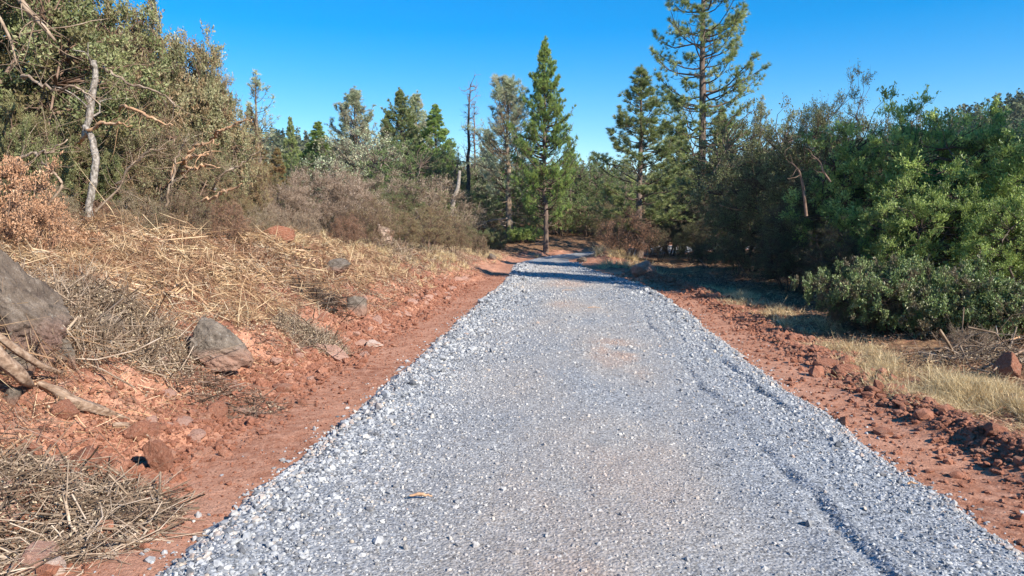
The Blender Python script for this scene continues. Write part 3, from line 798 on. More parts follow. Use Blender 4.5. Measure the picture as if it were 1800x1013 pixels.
P_['greytop'] = conifer(7, 9, .12, 2.1, 120, peak=.3, droop=.05, tip_up=.55, n_lat=12, nt_=4, needles=24, nl=.2, nw=.012, r0=.15, irregular=.35, top_pow=.6, spread=.9, deadlow=6, gaps=.12)
# shrubs
P_['manzA'] = bush(21, 4.0, 1.9, stems=8, nc=330, per=150, ls=.064, cr=.27, lump=.36, trunk_r=.05)
P_['manzB'] = bush(22, 4.0, 1.8, stems=7, nc=330, per=120, ls=.06, cr=.29, lump=.40, trunk_r=.045, twigs=20, twr=.005)
P_['twiggy'] = bush(23, 2.2, 1.5, stems=12, nc=240, per=60, ls=.035, cr=.26, lump=.4, twigs=26, twr=.004, trunk_r=.02)
P_['twiggy2'] = bush(24, 2.0, 1.5, stems=12, nc=240, per=45, ls=.035, cr=.24, lump=.45, twigs=18, twr=.004, trunk_r=.02)
P_['toyon'] = bush(25, 3.6, 1.7, stems=7, nc=300, per=190, ls=.068, lw=.36, cr=.25, lump=.5, trunk_r=.04, leafdir=.9)
P_['toyon2'] = bush(26, 3.6, 1.7, stems=7, nc=300, per=190, ls=.065, lw=.38, cr=.25, lump=.55, trunk_r=.04, leafdir=.9)
P_['dark'] = bush(27, 4.2, 1.9, stems=8, nc=400, per=85, ls=.05, cr=.27, lump=.5, trunk_r=.04, twigs=14, shell=.4)
P_['dark2'] = bush(28, 4.2, 1.8, stems=8, nc=380, per=60, ls=.045, cr=.30, lump=.55, trunk_r=.04, twigs=18, shell=.35)
P_['low'] = bush(29, 1.2, 1.6, stems=12, nc=420, per=130, ls=.05, lw=.6, cr=.15, lump=.42, trunk_r=.02, twigs=10)
P_['small'] = bush(30, .8, .6, stems=8, nc=90, per=70, ls=.035, cr=.13, lump=.4, trunk_r=.01, twigs=12, twr=.003)
P_['bare'] = bush(31, .8, .6, stems=10, nc=90, per=8, ls=.025, cr=.16, lump=.4, trunk_r=.01, twigs=22, twr=.0025)
P_['oakA'] = oak(41, 6, 2.6)
P_['oakB'] = oak(42, 6, 2.4)
P_['oakC'] = oak(43, 5, 2.4, per=45)

KINDS = {   # proto -> part names
 'pine': ('trunk', 'crown'), 'tree': ('trunk', 'crown'), 'shrub': ('stems', 'foliage')}
BASEH = {'ponderosa': 17, 'pond2': 9, 'cone': 10, 'grey': 9, 'spruce': 9, 'sparse': 10, 'greytop': 9, 'manzA': 4.15, 'manzB': 4.15,
         'twiggy': 2.35, 'twiggy2': 2.1, 'toyon': 3.75, 'toyon2': 3.75, 'dark': 4.4, 'dark2': 4.4, 'low': 1.3, 'small': .88, 'bare': .9,
         'oakA': 6.3, 'oakB': 6.3, 'oakC': 5.3}
rs_ = random.Random(3)
def plant(name, proto, px, d, top, label, cat, kind='shrub', group=None, wx=1.0, wood='twig_brown', leaf='manz', rot=None, sink=0.0, tilt=(0, 0), hgt=None, x=None):
    x = X(px, d) if x is None else x
    z0 = gz(x, d) - sink
    Hh = hgt if hgt else ztop(top, d) - z0
    s = Hh / BASEH[proto]
    wm, gm = P_[proto]
    a, b = KINDS[kind]
    parts = [(a, wm, wood)] + ([(b, gm, leaf)] if gm is not None else [])
    return spawn(name, parts, (x, d, z0), (s * wx, s * wx, s), rs_.uniform(0, 6.28) if rot is None else rot, label, cat, group, tilt)

# ------------------------------------------------------------------ trees of the middle distance
plant('pine_tree', 'ponderosa', 1228, 33, -190, 'tallest pine with a bare straight trunk, its top cut off by the picture edge', 'pine tree', 'pine', wood='bark', leaf='needle', rot=.4, wx=.92)
plant('pine_tree', 'pond2', 1122, 28.8, 120, 'slim young pine just left of the tallest pine', 'pine tree', 'pine', wood='bark', leaf='needle', rot=2, wx=1.3)
plant('conifer_tree', 'cone', 959, 34.6, 70, 'tall dense green conical conifer standing at the road bend', 'conifer', 'pine', wood='bark', leaf='needle_bright', rot=1.0, wx=.70)
plant('grey_pine_tree', 'grey', 894, 38.8, 145, 'airy grey green pine with leaning trunk left of the tall conical conifer', 'pine tree', 'pine', wood='twig_grey', leaf='needle_grey', rot=0.2, wx=1.05)
plant('pine_tree', 'sparse', 466, 42, 128, 'sparse pine with open top, farthest left against the sky', 'pine tree', 'pine', wood='bark', leaf='needle_grey', rot=1.2, wx=1.1)
plant('conifer_tree', 'spruce', 446, 44, 190, 'rusty tinged conifer half hidden behind the open topped pine', 'conifer', 'pine', wood='bark', leaf='needle_rust', rot=2.2, wx=1.0)
plant('conifer_tree', 'spruce', 492, 40, 262, 'rust brown drooping conifer right of the open topped pine', 'conifer', 'pine', wood='bark', leaf='needle_rust', rot=4.2, wx=1.1)
plant('conifer_tree', 'spruce', 517, 58, 208, 'small pointed conifer behind the rust brown conifer', 'conifer', 'pine', wood='bark', leaf='needle', rot=.2, wx=.7)
plant('conifer_tree', 'spruce', 563, 54, 216, 'short dark pointed conifer alone in the left middle distance', 'conifer', 'pine', wood='bark', leaf='needle_bright', rot=3.2, wx=1.4)
plant('grey_pine_tree', 'greytop', 632, 50, 166, 'broad topped grey green pine above the bare brown thicket', 'pine tree', 'pine', wood='bark', leaf='needle_grey', rot=.9, wx=1.15)
plant('conifer_tree', 'cone', 706, 52, 158, 'leftmost and tallest of the three close green conifers', 'conifer', 'pine', wood='bark', leaf='needle', rot=2.9, wx=1.1)
plant('grey_pine_tree', 'greytop', 738, 54, 172, 'grey green pine between the two dark pointed conifers', 'pine tree', 'pine', wood='bark', leaf='needle_grey', rot=5.1, wx=1.05)
plant('conifer_tree', 'spruce', 769, 50, 186, 'pointed bright green conifer just left of the dead snag', 'conifer', 'pine', wood='bark', leaf='needle_bright', rot=5.5, wx=1.25)
plant('conifer_tree', 'cone', 684, 55, 200, 'narrow conifer at the left edge of the close green group', 'conifer', 'pine', wood='bark', leaf='needle', rot=.3, wx=.7)
plant('grey_pine_tree', 'greytop', 858, 50, 232, 'grey green pine behind the leaning trunk pine', 'pine tree', 'pine', wood='bark', leaf='needle_grey', rot=4.4, wx=.85)
plant('conifer_tree', 'cone', 1000, 52, 245, 'dark conifer behind and right of the tall conical conifer', 'conifer', 'pine', wood='bark', leaf='needle', rot=1.4, wx=.8)
plant('conifer_tree', 'sparse', 1335, 34, 172, 'small grey pine tip showing above the right thicket', 'pine tree', 'pine', wood='bark', leaf='needle_grey', rot=1.4, wx=.8)
plant('conifer_tree', 'cone', 1190, 40, 215, 'dark pine crown filling in behind the tallest pine', 'conifer', 'pine', wood='bark', leaf='needle', rot=2.4, wx=.9)
plant('conifer_tree', 'cone', 1265, 44, 190, 'dark conifer right of the tallest pine trunk', 'conifer', 'pine', wood='bark', leaf='needle', rot=.4, wx=.8)

oaks = [  # px, d, top, proto, leaf, wx, label
 (590, 60, 250, 'oakA', 'live_oak', 1.0, 'round dark green oak right of the short pointed conifer'),
 (545, 50, 285, 'oakB', 'live_oak', 1.0, 'dark oak behind the top of the bare brown thicket'),
 (640, 47, 240, 'oakC', 'needle_grey', 1.15, 'grey green round tree under the broad topped pine'),
 (700, 45, 255, 'oakA', 'live_oak', 1.1, 'bright green oak below the close conifer group'),
 (745, 42, 262, 'oakB', 'live_oak', 1.0, 'green oak between bare pale shrub and conifers'),
 (795, 44, 268, 'oakA', 'live_oak', .85, 'dark green oak behind the charred snag'),
 (728, 36, 305, 'twiggy', 'grey_leaf', 1.3, 'pale grey nearly leafless tree before the green oaks'),
 (850, 46, 275, 'oakC', 'needle_grey', .9, 'grey green oak behind the leaning trunk pine'),
 (905, 46, 262, 'oakB', 'live_oak', .9, 'dark oak between the leaning pine and the conical conifer'),
 (1010, 44, 285, 'oakA', 'live_oak', .95, 'round green oak right of the conical conifer, beyond the bend'),
 (1050, 52, 292, 'oakC', 'live_oak', 1.0, 'small round oak beyond the bend, left of the slim young pine'),
 (965, 43, 300, 'oakB', 'live_oak', .9, 'leafy green oak directly behind the conical conifer trunk'),
 (1080, 44, 300, 'oakA', 'live_oak', .9, 'shaded oak behind the slim young pine'),
 (1300, 31, 215, 'oakB', 'oak_lit', .9, 'broad oak right of the tallest pine, behind the thicket'),
 (1370, 30, 205, 'oakA', 'oak_lit', .95, 'oak crown showing over the middle of the thicket'),
 (1560, 28, 215, 'oakA', 'manz_green', .8, 'oak crown behind the bright leaved bushes'),
 (1690, 28, 222, 'oakB', 'live_oak', .8, 'oak crown behind the bright bushes near the right edge'),
 (1180, 33, 330, 'oakC', 'manz_green', .9, 'low oak between the two near pines'),
]
for px, d, top, pr, lf, wx, lb in oaks:
    plant('oak_tree', pr, px, d, top, lb, 'tree', 'tree', wx=wx, wood='bark' if pr != 'twiggy' else 'twig_grey', leaf=lf)

# infill shrubs under the trees
infill = [  # px, d, top, proto, leaf, wx
 (600, 33, 345, 'dark2', 'olive', 1.1), (545, 30, 335, 'dark', 'live_oak', 1.1), (665, 26, 330, 'dark', 'oak_lit', .9), (690, 34, 325, 'dark', 'live_oak', 1.2),
 (655, 38, 305, 'dark', 'live_oak', 1.2), (770, 37, 320, 'dark', 'live_oak', 1.2), (830, 40, 325, 'dark', 'live_oak', 1.2), (815, 31, 385, 'dark', 'shrub_dark', .9),
 (862, 38.5, 372, 'dark', 'shrub_dark', .9), (850, 33, 402, 'low', 'shrub_dark', .9), (925, 40, 355, 'dark', 'live_oak', 1.1), (985, 42, 352, 'oakC', 'live_oak', 1.1),
 (1030, 42, 350, 'oakC', 'live_oak', 1.1), (1065, 40, 350, 'dark', 'manz_green', 1.1), (918, 38.5, 398, 'low', 'toyon', 1.0), (880, 40, 395, 'dark', 'toyon', 1.0),
 (985, 43, 380, 'dark2', 'olive', 1.0), (1015, 44, 375, 'twiggy2', 'grey_leaf', 1.1), (1066, 42, 380, 'dark2', 'olive', 1.0), (760, 27, 372, 'dark2', 'olive', 1.1),
 (900, 48, 330, 'dark', 'live_oak', 1.5), (960, 50, 330, 'oakA', 'live_oak', 1.5), (1035, 50, 325, 'oakB', 'live_oak', 1.5), (1110, 46, 315, 'oakA', 'live_oak', 1.5),
 (820, 52, 310, 'oakA', 'live_oak', 1.5), (740, 48, 300, 'oakB', 'live_oak', 1.5), (1100, 36, 362, 'dark2', 'dead_leaf', .9), (1140, 36, 350, 'dark', 'manz_green', 1.1),
 (1200, 33, 345, 'dark', 'shrub_dark', 1.2), (1260, 34, 320, 'dark2', 'manz_green', 1.2), (1310, 29, 320, 'dark', 'shrub_dark', 1.3), (1390, 27, 290, 'dark', 'shrub_dark', 1.3), (1470, 25, 280, 'dark', 'shrub_dark', 1.3),
 (1560, 22, 280, 'dark', 'shrub_dark', 1.3), (1660, 20, 280, 'dark2', 'shrub_dark', 1.3), (1760, 19, 270, 'dark', 'shrub_dark', 1.3),
]
for i, (px, d, top, pr, lf, wx) in enumerate(infill):
    plant('woodland_shrub', pr, px, d, top, 'understorey shrub in the scrub beneath the middle distance trees', 'shrub', 'shrub', group='understorey shrubs below the trees', wx=wx, leaf=lf)

# right thicket ---------------------------------------------------------------------------------
thick = [
 ('dark_shrub', 'dark2', 1270, 25.5, 355, 'shrub_dark', 1.2, 'olive shrub below the tallest pine trunk at the thicket end'),
 ('dark_shrub', 'dark', 1215, 27, 385, 'manz_green', 1.0, 'greenish shrub behind the roadside boulder on the right'),
 ('dark_shrub', 'dark2', 1160, 27.5, 398, 'manz', .8, 'pale twiggy shrub beside the roadside boulder on the right'),
 ('rusty_shrub', 'twiggy2', 1105, 27.5, 372, 'dead_leaf', .85, 'rust brown shrub at the inner side of the road bend'),
 ('dark_shrub', 'dark', 1085, 29.5, 395, 'shrub_dark', .65, 'low black green shrub overhanging the road bend'),
 ('dark_shrub', 'dark', 1320, 21.5, 240, 'oak_lit', 1.0, 'tall dark shrub leftmost in the big right thicket'),
 ('dark_shrub', 'dark', 1375, 19.5, 225, 'oak_lit', .9, 'tall dark twiggy shrub second from left in the thicket'),
 ('dark_shrub', 'dark', 1440, 18, 142, 'oak_lit', .66, 'highest wispy topped shrub of the right thicket'),
 ('dark_shrub', 'dark', 1400, 16.5, 330, 'shrub_dark', .9, 'shaded shrub in front of the highest wispy shrub'),
 ('dark_shrub', 'dark', 1490, 16.5, 215, 'oak_lit', .8, 'brownish shaded shrub left of the bright leaved bushes'),
 ('dark_shrub', 'dark', 1300, 19.5, 400, 'shrub_dark', 1.15, 'low black green shrub at the shaded foot of the thicket, left one'),
 ('dark_shrub', 'dark', 1385, 16, 400, 'shrub_dark', 1.1, 'low black green shrub at the shaded foot of the thicket, middle one'),
 ('dark_shrub', 'dark2', 1470, 13.8, 395, 'shrub_dark', 1.1, 'low dark shrub at the shaded foot of the thicket, just behind the roadside shrubs'),
 ('dark_shrub', 'dark', 1240, 23.5, 420, 'shrub_dark', 1.2, 'low spreading shrub where the thicket shade begins'),
 ('leafy_bush', 'toyon', 1565, 15, 195, 'toyon', .95, 'large bright green leafy bush, left of the bright pair'),
 ('leafy_bush', 'toyon2', 1680, 14, 200, 'toyon', 1.0, 'large bright green leafy bush rising against the sky'),
 ('leafy_bush', 'toyon', 1790, 13, 205, 'toyon', 1.0, 'bright green leafy bush cut by the right picture edge'),
 ('leafy_bush', 'toyon2', 1620, 12.6, 300, 'toyon', .9, 'lower bright leafy bush in front of the tall bright bushes'),
 ('leafy_bush', 'toyon', 1770, 11.6, 340, 'toyon', .9, 'shaded leafy bush above the low roadside shrub at right'),
]
for nm, pr, px, d, top, lf, wx, lb in thick:
    plant(nm, pr, px, d, top, lb, 'bush', 'shrub', wx=wx, leaf=lf, wood='twig_dark')
low = [(1545, 11.0, 458, .56, 'low dense roadside shrub, the nearest to the gravel'), (1640, 10.3, 456, .60, 'low dense roadside shrub, middle of three'),
       (1765, 9.7, 492, .60, 'low dense roadside shrub running out at the right edge')]
for px, d, top, wx, lb in low:
    plant('low_shrub', 'low', px, d, top, lb, 'shrub', 'shrub', wx=wx * 1.25, leaf='low_leaf', wood='twig_dark')
plant('bare_shrub', 'bare', 1712, 8.7, 572, 'small leafless grey brown shrub before the low roadside shrubs', 'shrub', 'shrub', wx=1.1, wood='twig_grey', leaf='grey_leaf')

for (x, y, h, pr, wx) in [(-12.5, 11.5, 5.5, 'manzA', 1.0), (-14.5, 8.5, 5.0, 'manzB', 1.0), (-17, 14, 6.0, 'manzA', 1.0), (-10.5, 7.2, 2.6, 'manzB', 1.1)]:
    plant('oak_shrub', pr, 0, y, 0, 'shrub of the left thicket continuing beyond the left edge', 'shrub', 'shrub', group='thicket beyond the left edge', hgt=h, x=x, leaf='manz_green', wood='twig_brown', wx=wx)
# shade giving thicket that goes on to the right beyond the frame
for (x, y, h, pr, wx) in [(10.6, 10.3, 2.3, 'dark', 1.2), (12.0, 11.5, 3.0, 'dark2', 1.1), (9.6, 6.6, 1.3, 'toyon', 1.0), (12.8, 7.5, 2.6, 'dark', 1.3), (14.5, 12, 3.6, 'dark', 1.2)]:
    plant('leafy_bush', pr, 0, y, 0, 'bush of the thicket continuing beyond the right edge', 'bush', 'shrub', group='thicket beyond the right edge', hgt=h, x=x, leaf='shrub_dark', wood='twig_dark', wx=wx)
for (x, y, h, rt) in [(15.2, 8.6, 14.2, 1), (17.5, 12.5, 16, 2)]:
    plant('pine_tree', 'cone', 0, y, 0, 'roadside pine standing beyond the right edge', 'pine tree', 'pine', group='pines beyond the right edge', hgt=h, x=x, leaf='needle', wood='bark', rot=rt, wx=.62)

# left bank plants -------------------------------------------------------------------------------
left = [
 ('oak_shrub', 'manzA', 20, 11.5, -120, 'manz_green', 1.0, 'dense dark leaved shrub filling the upper left corner'),
 ('oak_shrub', 'manzA', 120, 13.5, -60, 'manz_green', .8, 'tall green shrub behind the pale leaning trunk'),
 ('manzanita_shrub', 'manzB', 205, 14, -20, 'manz', .62, 'tall olive shrub rising to the top edge, right of the pale trunk'),
 ('manzanita_shrub', 'manzA', 312, 15, 38, 'manz', .68, 'big rounded olive shrub against the sky at upper left'),
 ('manzanita_shrub', 'manzA', 368, 15.5, 112, 'manz', .62, 'rounded olive shrub on the right shoulder of the left thicket'),
 ('manzanita_shrub', 'manzB', 270, 12, 190, 'manz', .85, 'shorter brown green shrub with torn branches'),
 ('manzanita_shrub', 'manzB', 350, 13.2, 240, 'manz', .85, 'brownish shrub below the big rounded one'),
 ('oak_shrub', 'manzA', 30, 17, -60, 'manz_green', .9, 'dark shrub behind the upper left corner foliage'),
 ('manzanita_shrub', 'manzA', 190, 18, 20, 'manz', .8, 'dark olive shrub behind the top of the snapped pale trunk'),
 ('manzanita_shrub', 'manzB', 285, 19, 60, 'manz', .7, 'olive shrub behind the big rounded one, mostly hidden'),
 ('manzanita_shrub', 'manzA', 355, 18.5, 118, 'manz', .5, 'farthest olive shrub on the right shoulder of the left thicket'),
 ('oak_shrub', 'manzA', 60, 10, 190, 'manz_green', .8, 'green shrub behind the dried orange branch'),
 ('oak_shrub', 'manzA', 165, 11.2, 215, 'manz_green', .8, 'green shrub filling the gap behind the pale trunk foot'),
 ('yellow_shrub', 'manzB', 432, 16.5, 248, 'olive', .6, 'yellowish olive shrub at the right end of the left thicket'),
 ('yellow_shrub', 'manzB', 400, 13.4, 318, 'olive', .85, 'low yellow brown shrub at the foot of the left thicket'),
 ('bare_thicket_shrub', 'twiggy', 500, 17.5, 322, 'thicket_leaf', 1.0, 'leftmost bare brown thicket shrub beside the yellowish shrub'),
 ('bare_thicket_shrub', 'twiggy', 570, 19, 292, 'thicket_leaf', 1.0, 'tallest bare pinkish brown thicket shrub'),
 ('bare_thicket_shrub', 'twiggy', 618, 19.5, 305, 'thicket_leaf', .75, 'rightmost bare pinkish brown thicket shrub'),
 ('bare_thicket_shrub', 'twiggy2', 650, 18.5, 350, 'olive', .8, 'small yellowish shrub right of the bare thicket'),
 ('bare_thicket_shrub', 'twiggy', 540, 15, 372, 'grey_leaf', .8, 'grey bare shrub low in front of the brown thicket'),
 ('bare_thicket_shrub', 'twiggy2', 480, 14.5, 362, 'grey_leaf', .8, 'grey brown twiggy shrub beside the red earth mound'),
 ('olive_shrub', 'dark', 705, 20, 362, 'olive', 1.2, 'low olive shrub behind the pale standing rock'),
 ('olive_shrub', 'dark', 752, 21.5, 352, 'olive', 1.1, 'low olive shrub between the pale rock and the snag'),
 ('olive_shrub', 'dark2', 800, 24, 385, 'olive', 1.2, 'small olive shrub nearest the road on the left bank'),
 ('bare_thicket_shrub', 'twiggy', 842, 27.5, 412, 'olive', .6, 'dry pale shrub at the end of the left bank'),
]
for nm, pr, px, d, top, lf, wx, lb in left:
    plant(nm, pr, px, d, top, lb, 'shrub', 'shrub', wx=wx, leaf=lf, wood='twig_grey' if lf in ('grey_leaf', 'thicket_leaf') else 'twig_brown')
for i, (px, d, top, lf) in enumerate([(330, 10.5, 330, 'grey_leaf'), (240, 10, 335, 'grey_leaf'), (395, 11.5, 350, 'dead_leaf'), (455, 13, 365, 'grey_leaf'), (610, 16, 378, 'dead_leaf'), (100, 8.8, 330, 'grey_leaf'), (180, 9.6, 350, 'dead_leaf')]):
    plant('broken_brush', 'twiggy2' if i % 2 else 'twiggy', px, d, top, 'tangle of broken brush at the foot of the left thicket', 'brush', 'shrub', group='broken brush under the left thicket', wx=.8, leaf=lf if lf == 'dead_leaf' else 'manz', wood='twig_grey' if i % 2 else 'twig_brown')

# ------------------------------------------------------------------ single limbs, trunks and snags
def limb_mesh(pts, radii, sides=9, groove=0.0, seed=0, sub=6, rough=.0):
    """one bent limb through the given points (world), returned relative to its first point"""
    rng = np.random.default_rng(seed)
    pts = np.array(pts, float); o = pts[0].copy(); pts = pts - o
    n = len(pts); t = np.arange(n); T = np.linspace(0, n - 1, (n - 1) * sub + 1)
    # catmull like smoothing by cubic interpolation
    P = np.stack([np.interp(T, t, pts[:, k]) for k in range(3)], -1)
    for _ in range(3):
        P[1:-1] = (P[:-2] + 2 * P[1:-1] + P[2:]) / 4
    P[1:-1] += rng.normal(0, rough, (len(P) - 2, 3))
    R = np.interp(T, t, radii)
    g = Geo(); tubes(g, P[None], R[None], sides, .7)
    if groove:
        V = g.v[0].reshape(len(P), sides, 3)
        k = 1 + groove * (vnoise(np.arange(sides)[None] * 1.7 + T[:, None] * .8 + seed, T[:, None] * .9 + 0 * np.arange(sides)[None], seed) * 2)
        V[:] = P[:, None] + (V - P[:, None]) * k[..., None]
        g.v[0] = V.reshape(-1, 3)
    return g, o

def limb(name, pts, radii, mat, label, cat, group=None, twigs=0, tl=.4, **kw):
    g, o = limb_mesh(pts, radii, **kw)
    e = None
    if twigs:
        e = bpy.data.objects.new(name, None); COL.objects.link(e); e.location = o
        link('limb', g.mesh('limb', True), mat, e)
        rng = np.random.default_rng(kw.get('seed', 0) + 99)
        P = np.array(pts) - o
        k = rng.uniform(.5, len(P) - 1.01, twigs); i = k.astype(int); f = (k - i)[:, None]
        A = P[i] * (1 - f) + P[i + 1] * f
        B = A + unit(rdir(twigs, rng) + unit(P[i + 1] - P[i]) * .8) * (tl * rng.uniform(.4, 1.3, twigs))[:, None]
        g2 = Geo(); tubes(g2, curve_pts(A, B, 5, .1, rng), np.linspace(.4, .12, 5)[None] * radii[-1] * np.ones((twigs, 1)) * 1.5, 4, .6)
        link('twigs', g2.mesh('twigs', True), mat, e)
        return tag(e, label, cat, group)
    ob = link(name, g.mesh(name, True), mat, None, tuple(o))
    return tag(ob, label, cat, group)

def W(px, py, d):
    """point seen at pixel at depth d"""
    return np.array([X(px, d), d, ztop(py, d)])

# pale leaning trunk, left bank (broken top)
b0 = W(160, 392, 9.3); b0[2] = gz(b0[0], b0[1]) - .1
limb('bare_tree_trunk', [b0, W(160, 360, 9.3), W(172, 320, 9.3), W(178, 275, 9.3), W(172, 240, 9.35), W(160, 222, 9.4)], [.046, .042, .045, .042, .038, .03], 'bark_pale',
     'pale mottled trunk, lower leaning stem with dark scar, left bank', 'tree trunk', seed=3, rough=.004, sides=10)
limb('bare_tree_trunk', [W(158, 240, 9.5), W(170, 205, 9.5), W(176, 170, 9.5), W(184, 135, 9.5), W(183, 106, 9.5)], [.03, .042, .04, .036, .026], 'bark_pale',
     'upper snapped pale mottled trunk standing over the lower stem', 'tree trunk', twigs=7, tl=.5, seed=4, rough=.004, sides=10)
for i, (a, lb) in enumerate([
  ([(158, 238, 9.4), (190, 218, 9.3), (220, 213, 9.2), (243, 221, 9.1)], 'torn orange branch reaching right from the pale trunk'),
  ([(228, 182, 10.2), (258, 196, 10.1), (282, 214, 10), (313, 220, 9.9)], 'long torn orange branch high on the left thicket'),
  ([(335, 275, 11.3), (350, 255, 11.2), (372, 250, 11.1), (392, 252, 11)], 'forked torn branch in the middle of the left thicket'),
  ([(330, 278, 11.2), (350, 274, 11.1), (372, 271, 11)], 'short torn branch stub under the forked one'),
  ([(335, 297, 11.1), (350, 296, 11), (366, 290, 11), (392, 295, 10.9)], 'torn curled branch third down the left thicket'),
  ([(385, 235, 12), (400, 226, 11.9), (425, 218, 11.8), (450, 210, 11.7)], 'torn branch poking out right of the left thicket'),
  ([(350, 355, 10.5), (385, 345, 10.4), (400, 335, 10.3), (430, 322, 10.2)], 'pale torn branch low in the left thicket')]):
    limb('torn_branch', [W(a[0][0] - 6, a[0][1] + 14, a[0][2] + .9)] + [W(*p) for p in a], [.022, .02, .021, .017, .006][:len(a) + 1], 'torn', lb, 'branch', seed=10 + i, groove=.35, rough=.02, twigs=5, tl=.45)
limb('dead_branch', [W(50, -20, 8), W(75, 20, 8), (W(98, 45, 8)), W(118, 72, 8)], [.035, .03, .024, .014], 'twig_grey', 'thick bare grey branch hanging in the upper left corner', 'branch', twigs=14, tl=.55, seed=31)
limb('dead_branch', [W(5, 0, 8), W(25, 30, 8), (W(42, 70, 8)), W(50, 115, 8)], [.02, .017, .014, .007], 'twig_grey', 'thin bare grey branch beside the left picture edge', 'branch', twigs=10, tl=.4, seed=32)
for i, (a, lb) in enumerate([
  ([(60, 130, 8.8), (110, 160, 8.7), (150, 150, 8.6), (190, 185, 8.5)], 'bare tangled branch left of the snapped pale trunk'),
  ([(200, 120, 10.5), (240, 150, 10.3), (290, 160, 10.2), (330, 190, 10.1)], 'bare tangled branch right of the snapped pale trunk top'),
  ([(210, 330, 9.6), (240, 290, 9.5), (265, 270, 9.4), (300, 262, 9.4)], 'bare tangled branch rising from the broken brush'),
  ([(20, 300, 8.2), (60, 270, 8.1), (95, 268, 8.0), (130, 245, 8.0)], 'bare tangled branch above the dried orange shrubs'),
  ([(290, 370, 10.2), (310, 320, 10.1), (318, 270, 10.1), (340, 235, 10)], 'upright bare branch in the middle of the left thicket'),
  ([(380, 330, 11.5), (400, 300, 11.4), (430, 290, 11.4), (455, 270, 11.3)], 'bare branch near the yellowish shrubs')]):
    limb('dead_branch', [W(a[0][0], a[0][1] + 8, a[0][2] + .8)] + [W(*p) for p in a], [.02, .018, .015, .012, .006], 'twig_grey', lb, 'branch', twigs=22, tl=.6, seed=130 + i, rough=.015)
limb('dead_branch', [W(90, 360, 8.2), W(120, 325, 8.2), (W(100, 300, 8.2)), W(82, 285, 8.2)], [.014, .014, .012, .007], 'twig_grey', 'bent grey branch left of the pale trunk foot', 'branch', twigs=8, tl=.3, seed=33)
limb('dead_branch', [W(172, 372, 8.6), W(195, 350, 8.6), (W(215, 332, 8.6)), W(222, 318, 8.6)], [.013, .012, .01, .007], 'twig_grey', 'slanting grey branch right of the pale trunk foot', 'branch', twigs=6, tl=.3, seed=34)

def snag(px, base, top, d, r, mat, label, seed, nbr, bl):
    rng = np.random.default_rng(seed)
    x = X(px, d); z0 = gz(x, d) - .2; H = ztop(top, d) - z0
    g = Geo(); K = 16; t = np.linspace(0, 1, K)
    P = np.stack([np.cumsum(rng.normal(0, .05, K)) * .6, np.cumsum(rng.normal(0, .05, K)) * .6, t * H], -1); P -= P[0]
    e = bpy.data.objects.new('dead_snag', None); COL.objects.link(e); e.location = (x, d, z0)
    tubes(g, P[None], (r * (1 - t) ** .7 + .012)[None], 8, .7)
    link('trunk', g.mesh('trunk', True), mat, e)
    g = Geo(); zz = rng.uniform(.35, .99, nbr) ** .8
    A = np.stack([np.interp(zz * H, P[:, 2], P[:, k]) if k < 2 else zz * H for k in range(3)], -1)
    a = rng.uniform(0, 6.28, nbr); L = bl * rng.uniform(.2, 1, nbr) * (1.2 - zz * .7)
    B = A + np.stack([np.cos(a), np.sin(a), rng.uniform(-.1, 1.0, nbr)], -1) * L[:, None]
    CP = curve_pts(A, B, 5, .1, rng)
    tubes(g, CP, np.linspace(.022, .008, 5)[None] * np.ones((nbr, 1)), 4, .8)
    A2 = CP[:, 3]; A2 = np.repeat(A2, 3, 0); B2 = A2 + rdir(len(A2), rng) * .35 + np.array([0, 0, .15])
    tubes(g, curve_pts(A2, B2, 3, .1, rng), np.linspace(.01, .005, 3)[None] * np.ones((len(A2), 1)), 3, .8)
    link('branches', g.mesh('branches', True), 'twig_brown', e)
    return tag(e, label, 'dead tree')
snag(826, 375, 148, 41, .13, 'bark_burnt', 'tall charred dead snag left of the leaning trunk pine', 61, 40, 1.3)
snag(841, 375, 178, 50, .09, 'twig_brown', 'thin dead treetop just right of the charred snag', 62, 34, 1.2)
limb('bare_tree_trunk', [W(793, 380, 36), W(798, 350, 36), W(806, 330, 36), W(809, 300, 36)], [.13, .11, .10, .07], 'bark_pale', 'thick pale slanting trunk among oaks left of the charred snag', 'tree trunk', seed=41)
limb('bare_tree_trunk', [W(741, 420, 22), W(744, 398, 22), W(740, 385, 22), W(733, 372, 22)], [.035, .035, .03, .02], 'bark_pale', 'thin white crooked stem in the low olive shrubs', 'tree trunk', seed=42, twigs=3, tl=.4)
# dried arching branch by the leaning pine
limb('dead_branch', [W(838, 400, 34), W(860, 388, 34), W(875, 386, 34), W(892, 384, 34)], [.015, .02, .025, .03], 'twig_grey', 'arching dry branch at the foot of the leaning trunk pine', 'branch', seed=43, twigs=4, tl=.5)
limb('torn_branch', [W(1415, 380, 14.5), W(1408, 330, 14.5), W(1400, 300, 14.4), W(1385, 285, 14.4)], [.03, .026, .02, .01], 'twig_brown', 'bare reddish branch in front of the dark thicket, left one', 'branch', seed=44, twigs=6, tl=.4)
limb('torn_branch', [W(1455, 320, 14.2), W(1440, 300, 14.2), W(1436, 285, 14.2), W(1420, 272, 14.2)], [.02, .018, .014, .01], 'twig_brown', 'bare reddish branch in front of the dark thicket, right one', 'branch', seed=45, twigs=8, tl=.35)
limb('torn_branch', [W(1330, 375, 20), W(1285, 368, 20), W(1262, 360, 20)], [.02, .018, .01], 'torn', 'orange branch lying in shade below the tallest pine', 'branch', seed=46, twigs=4, tl=.4)

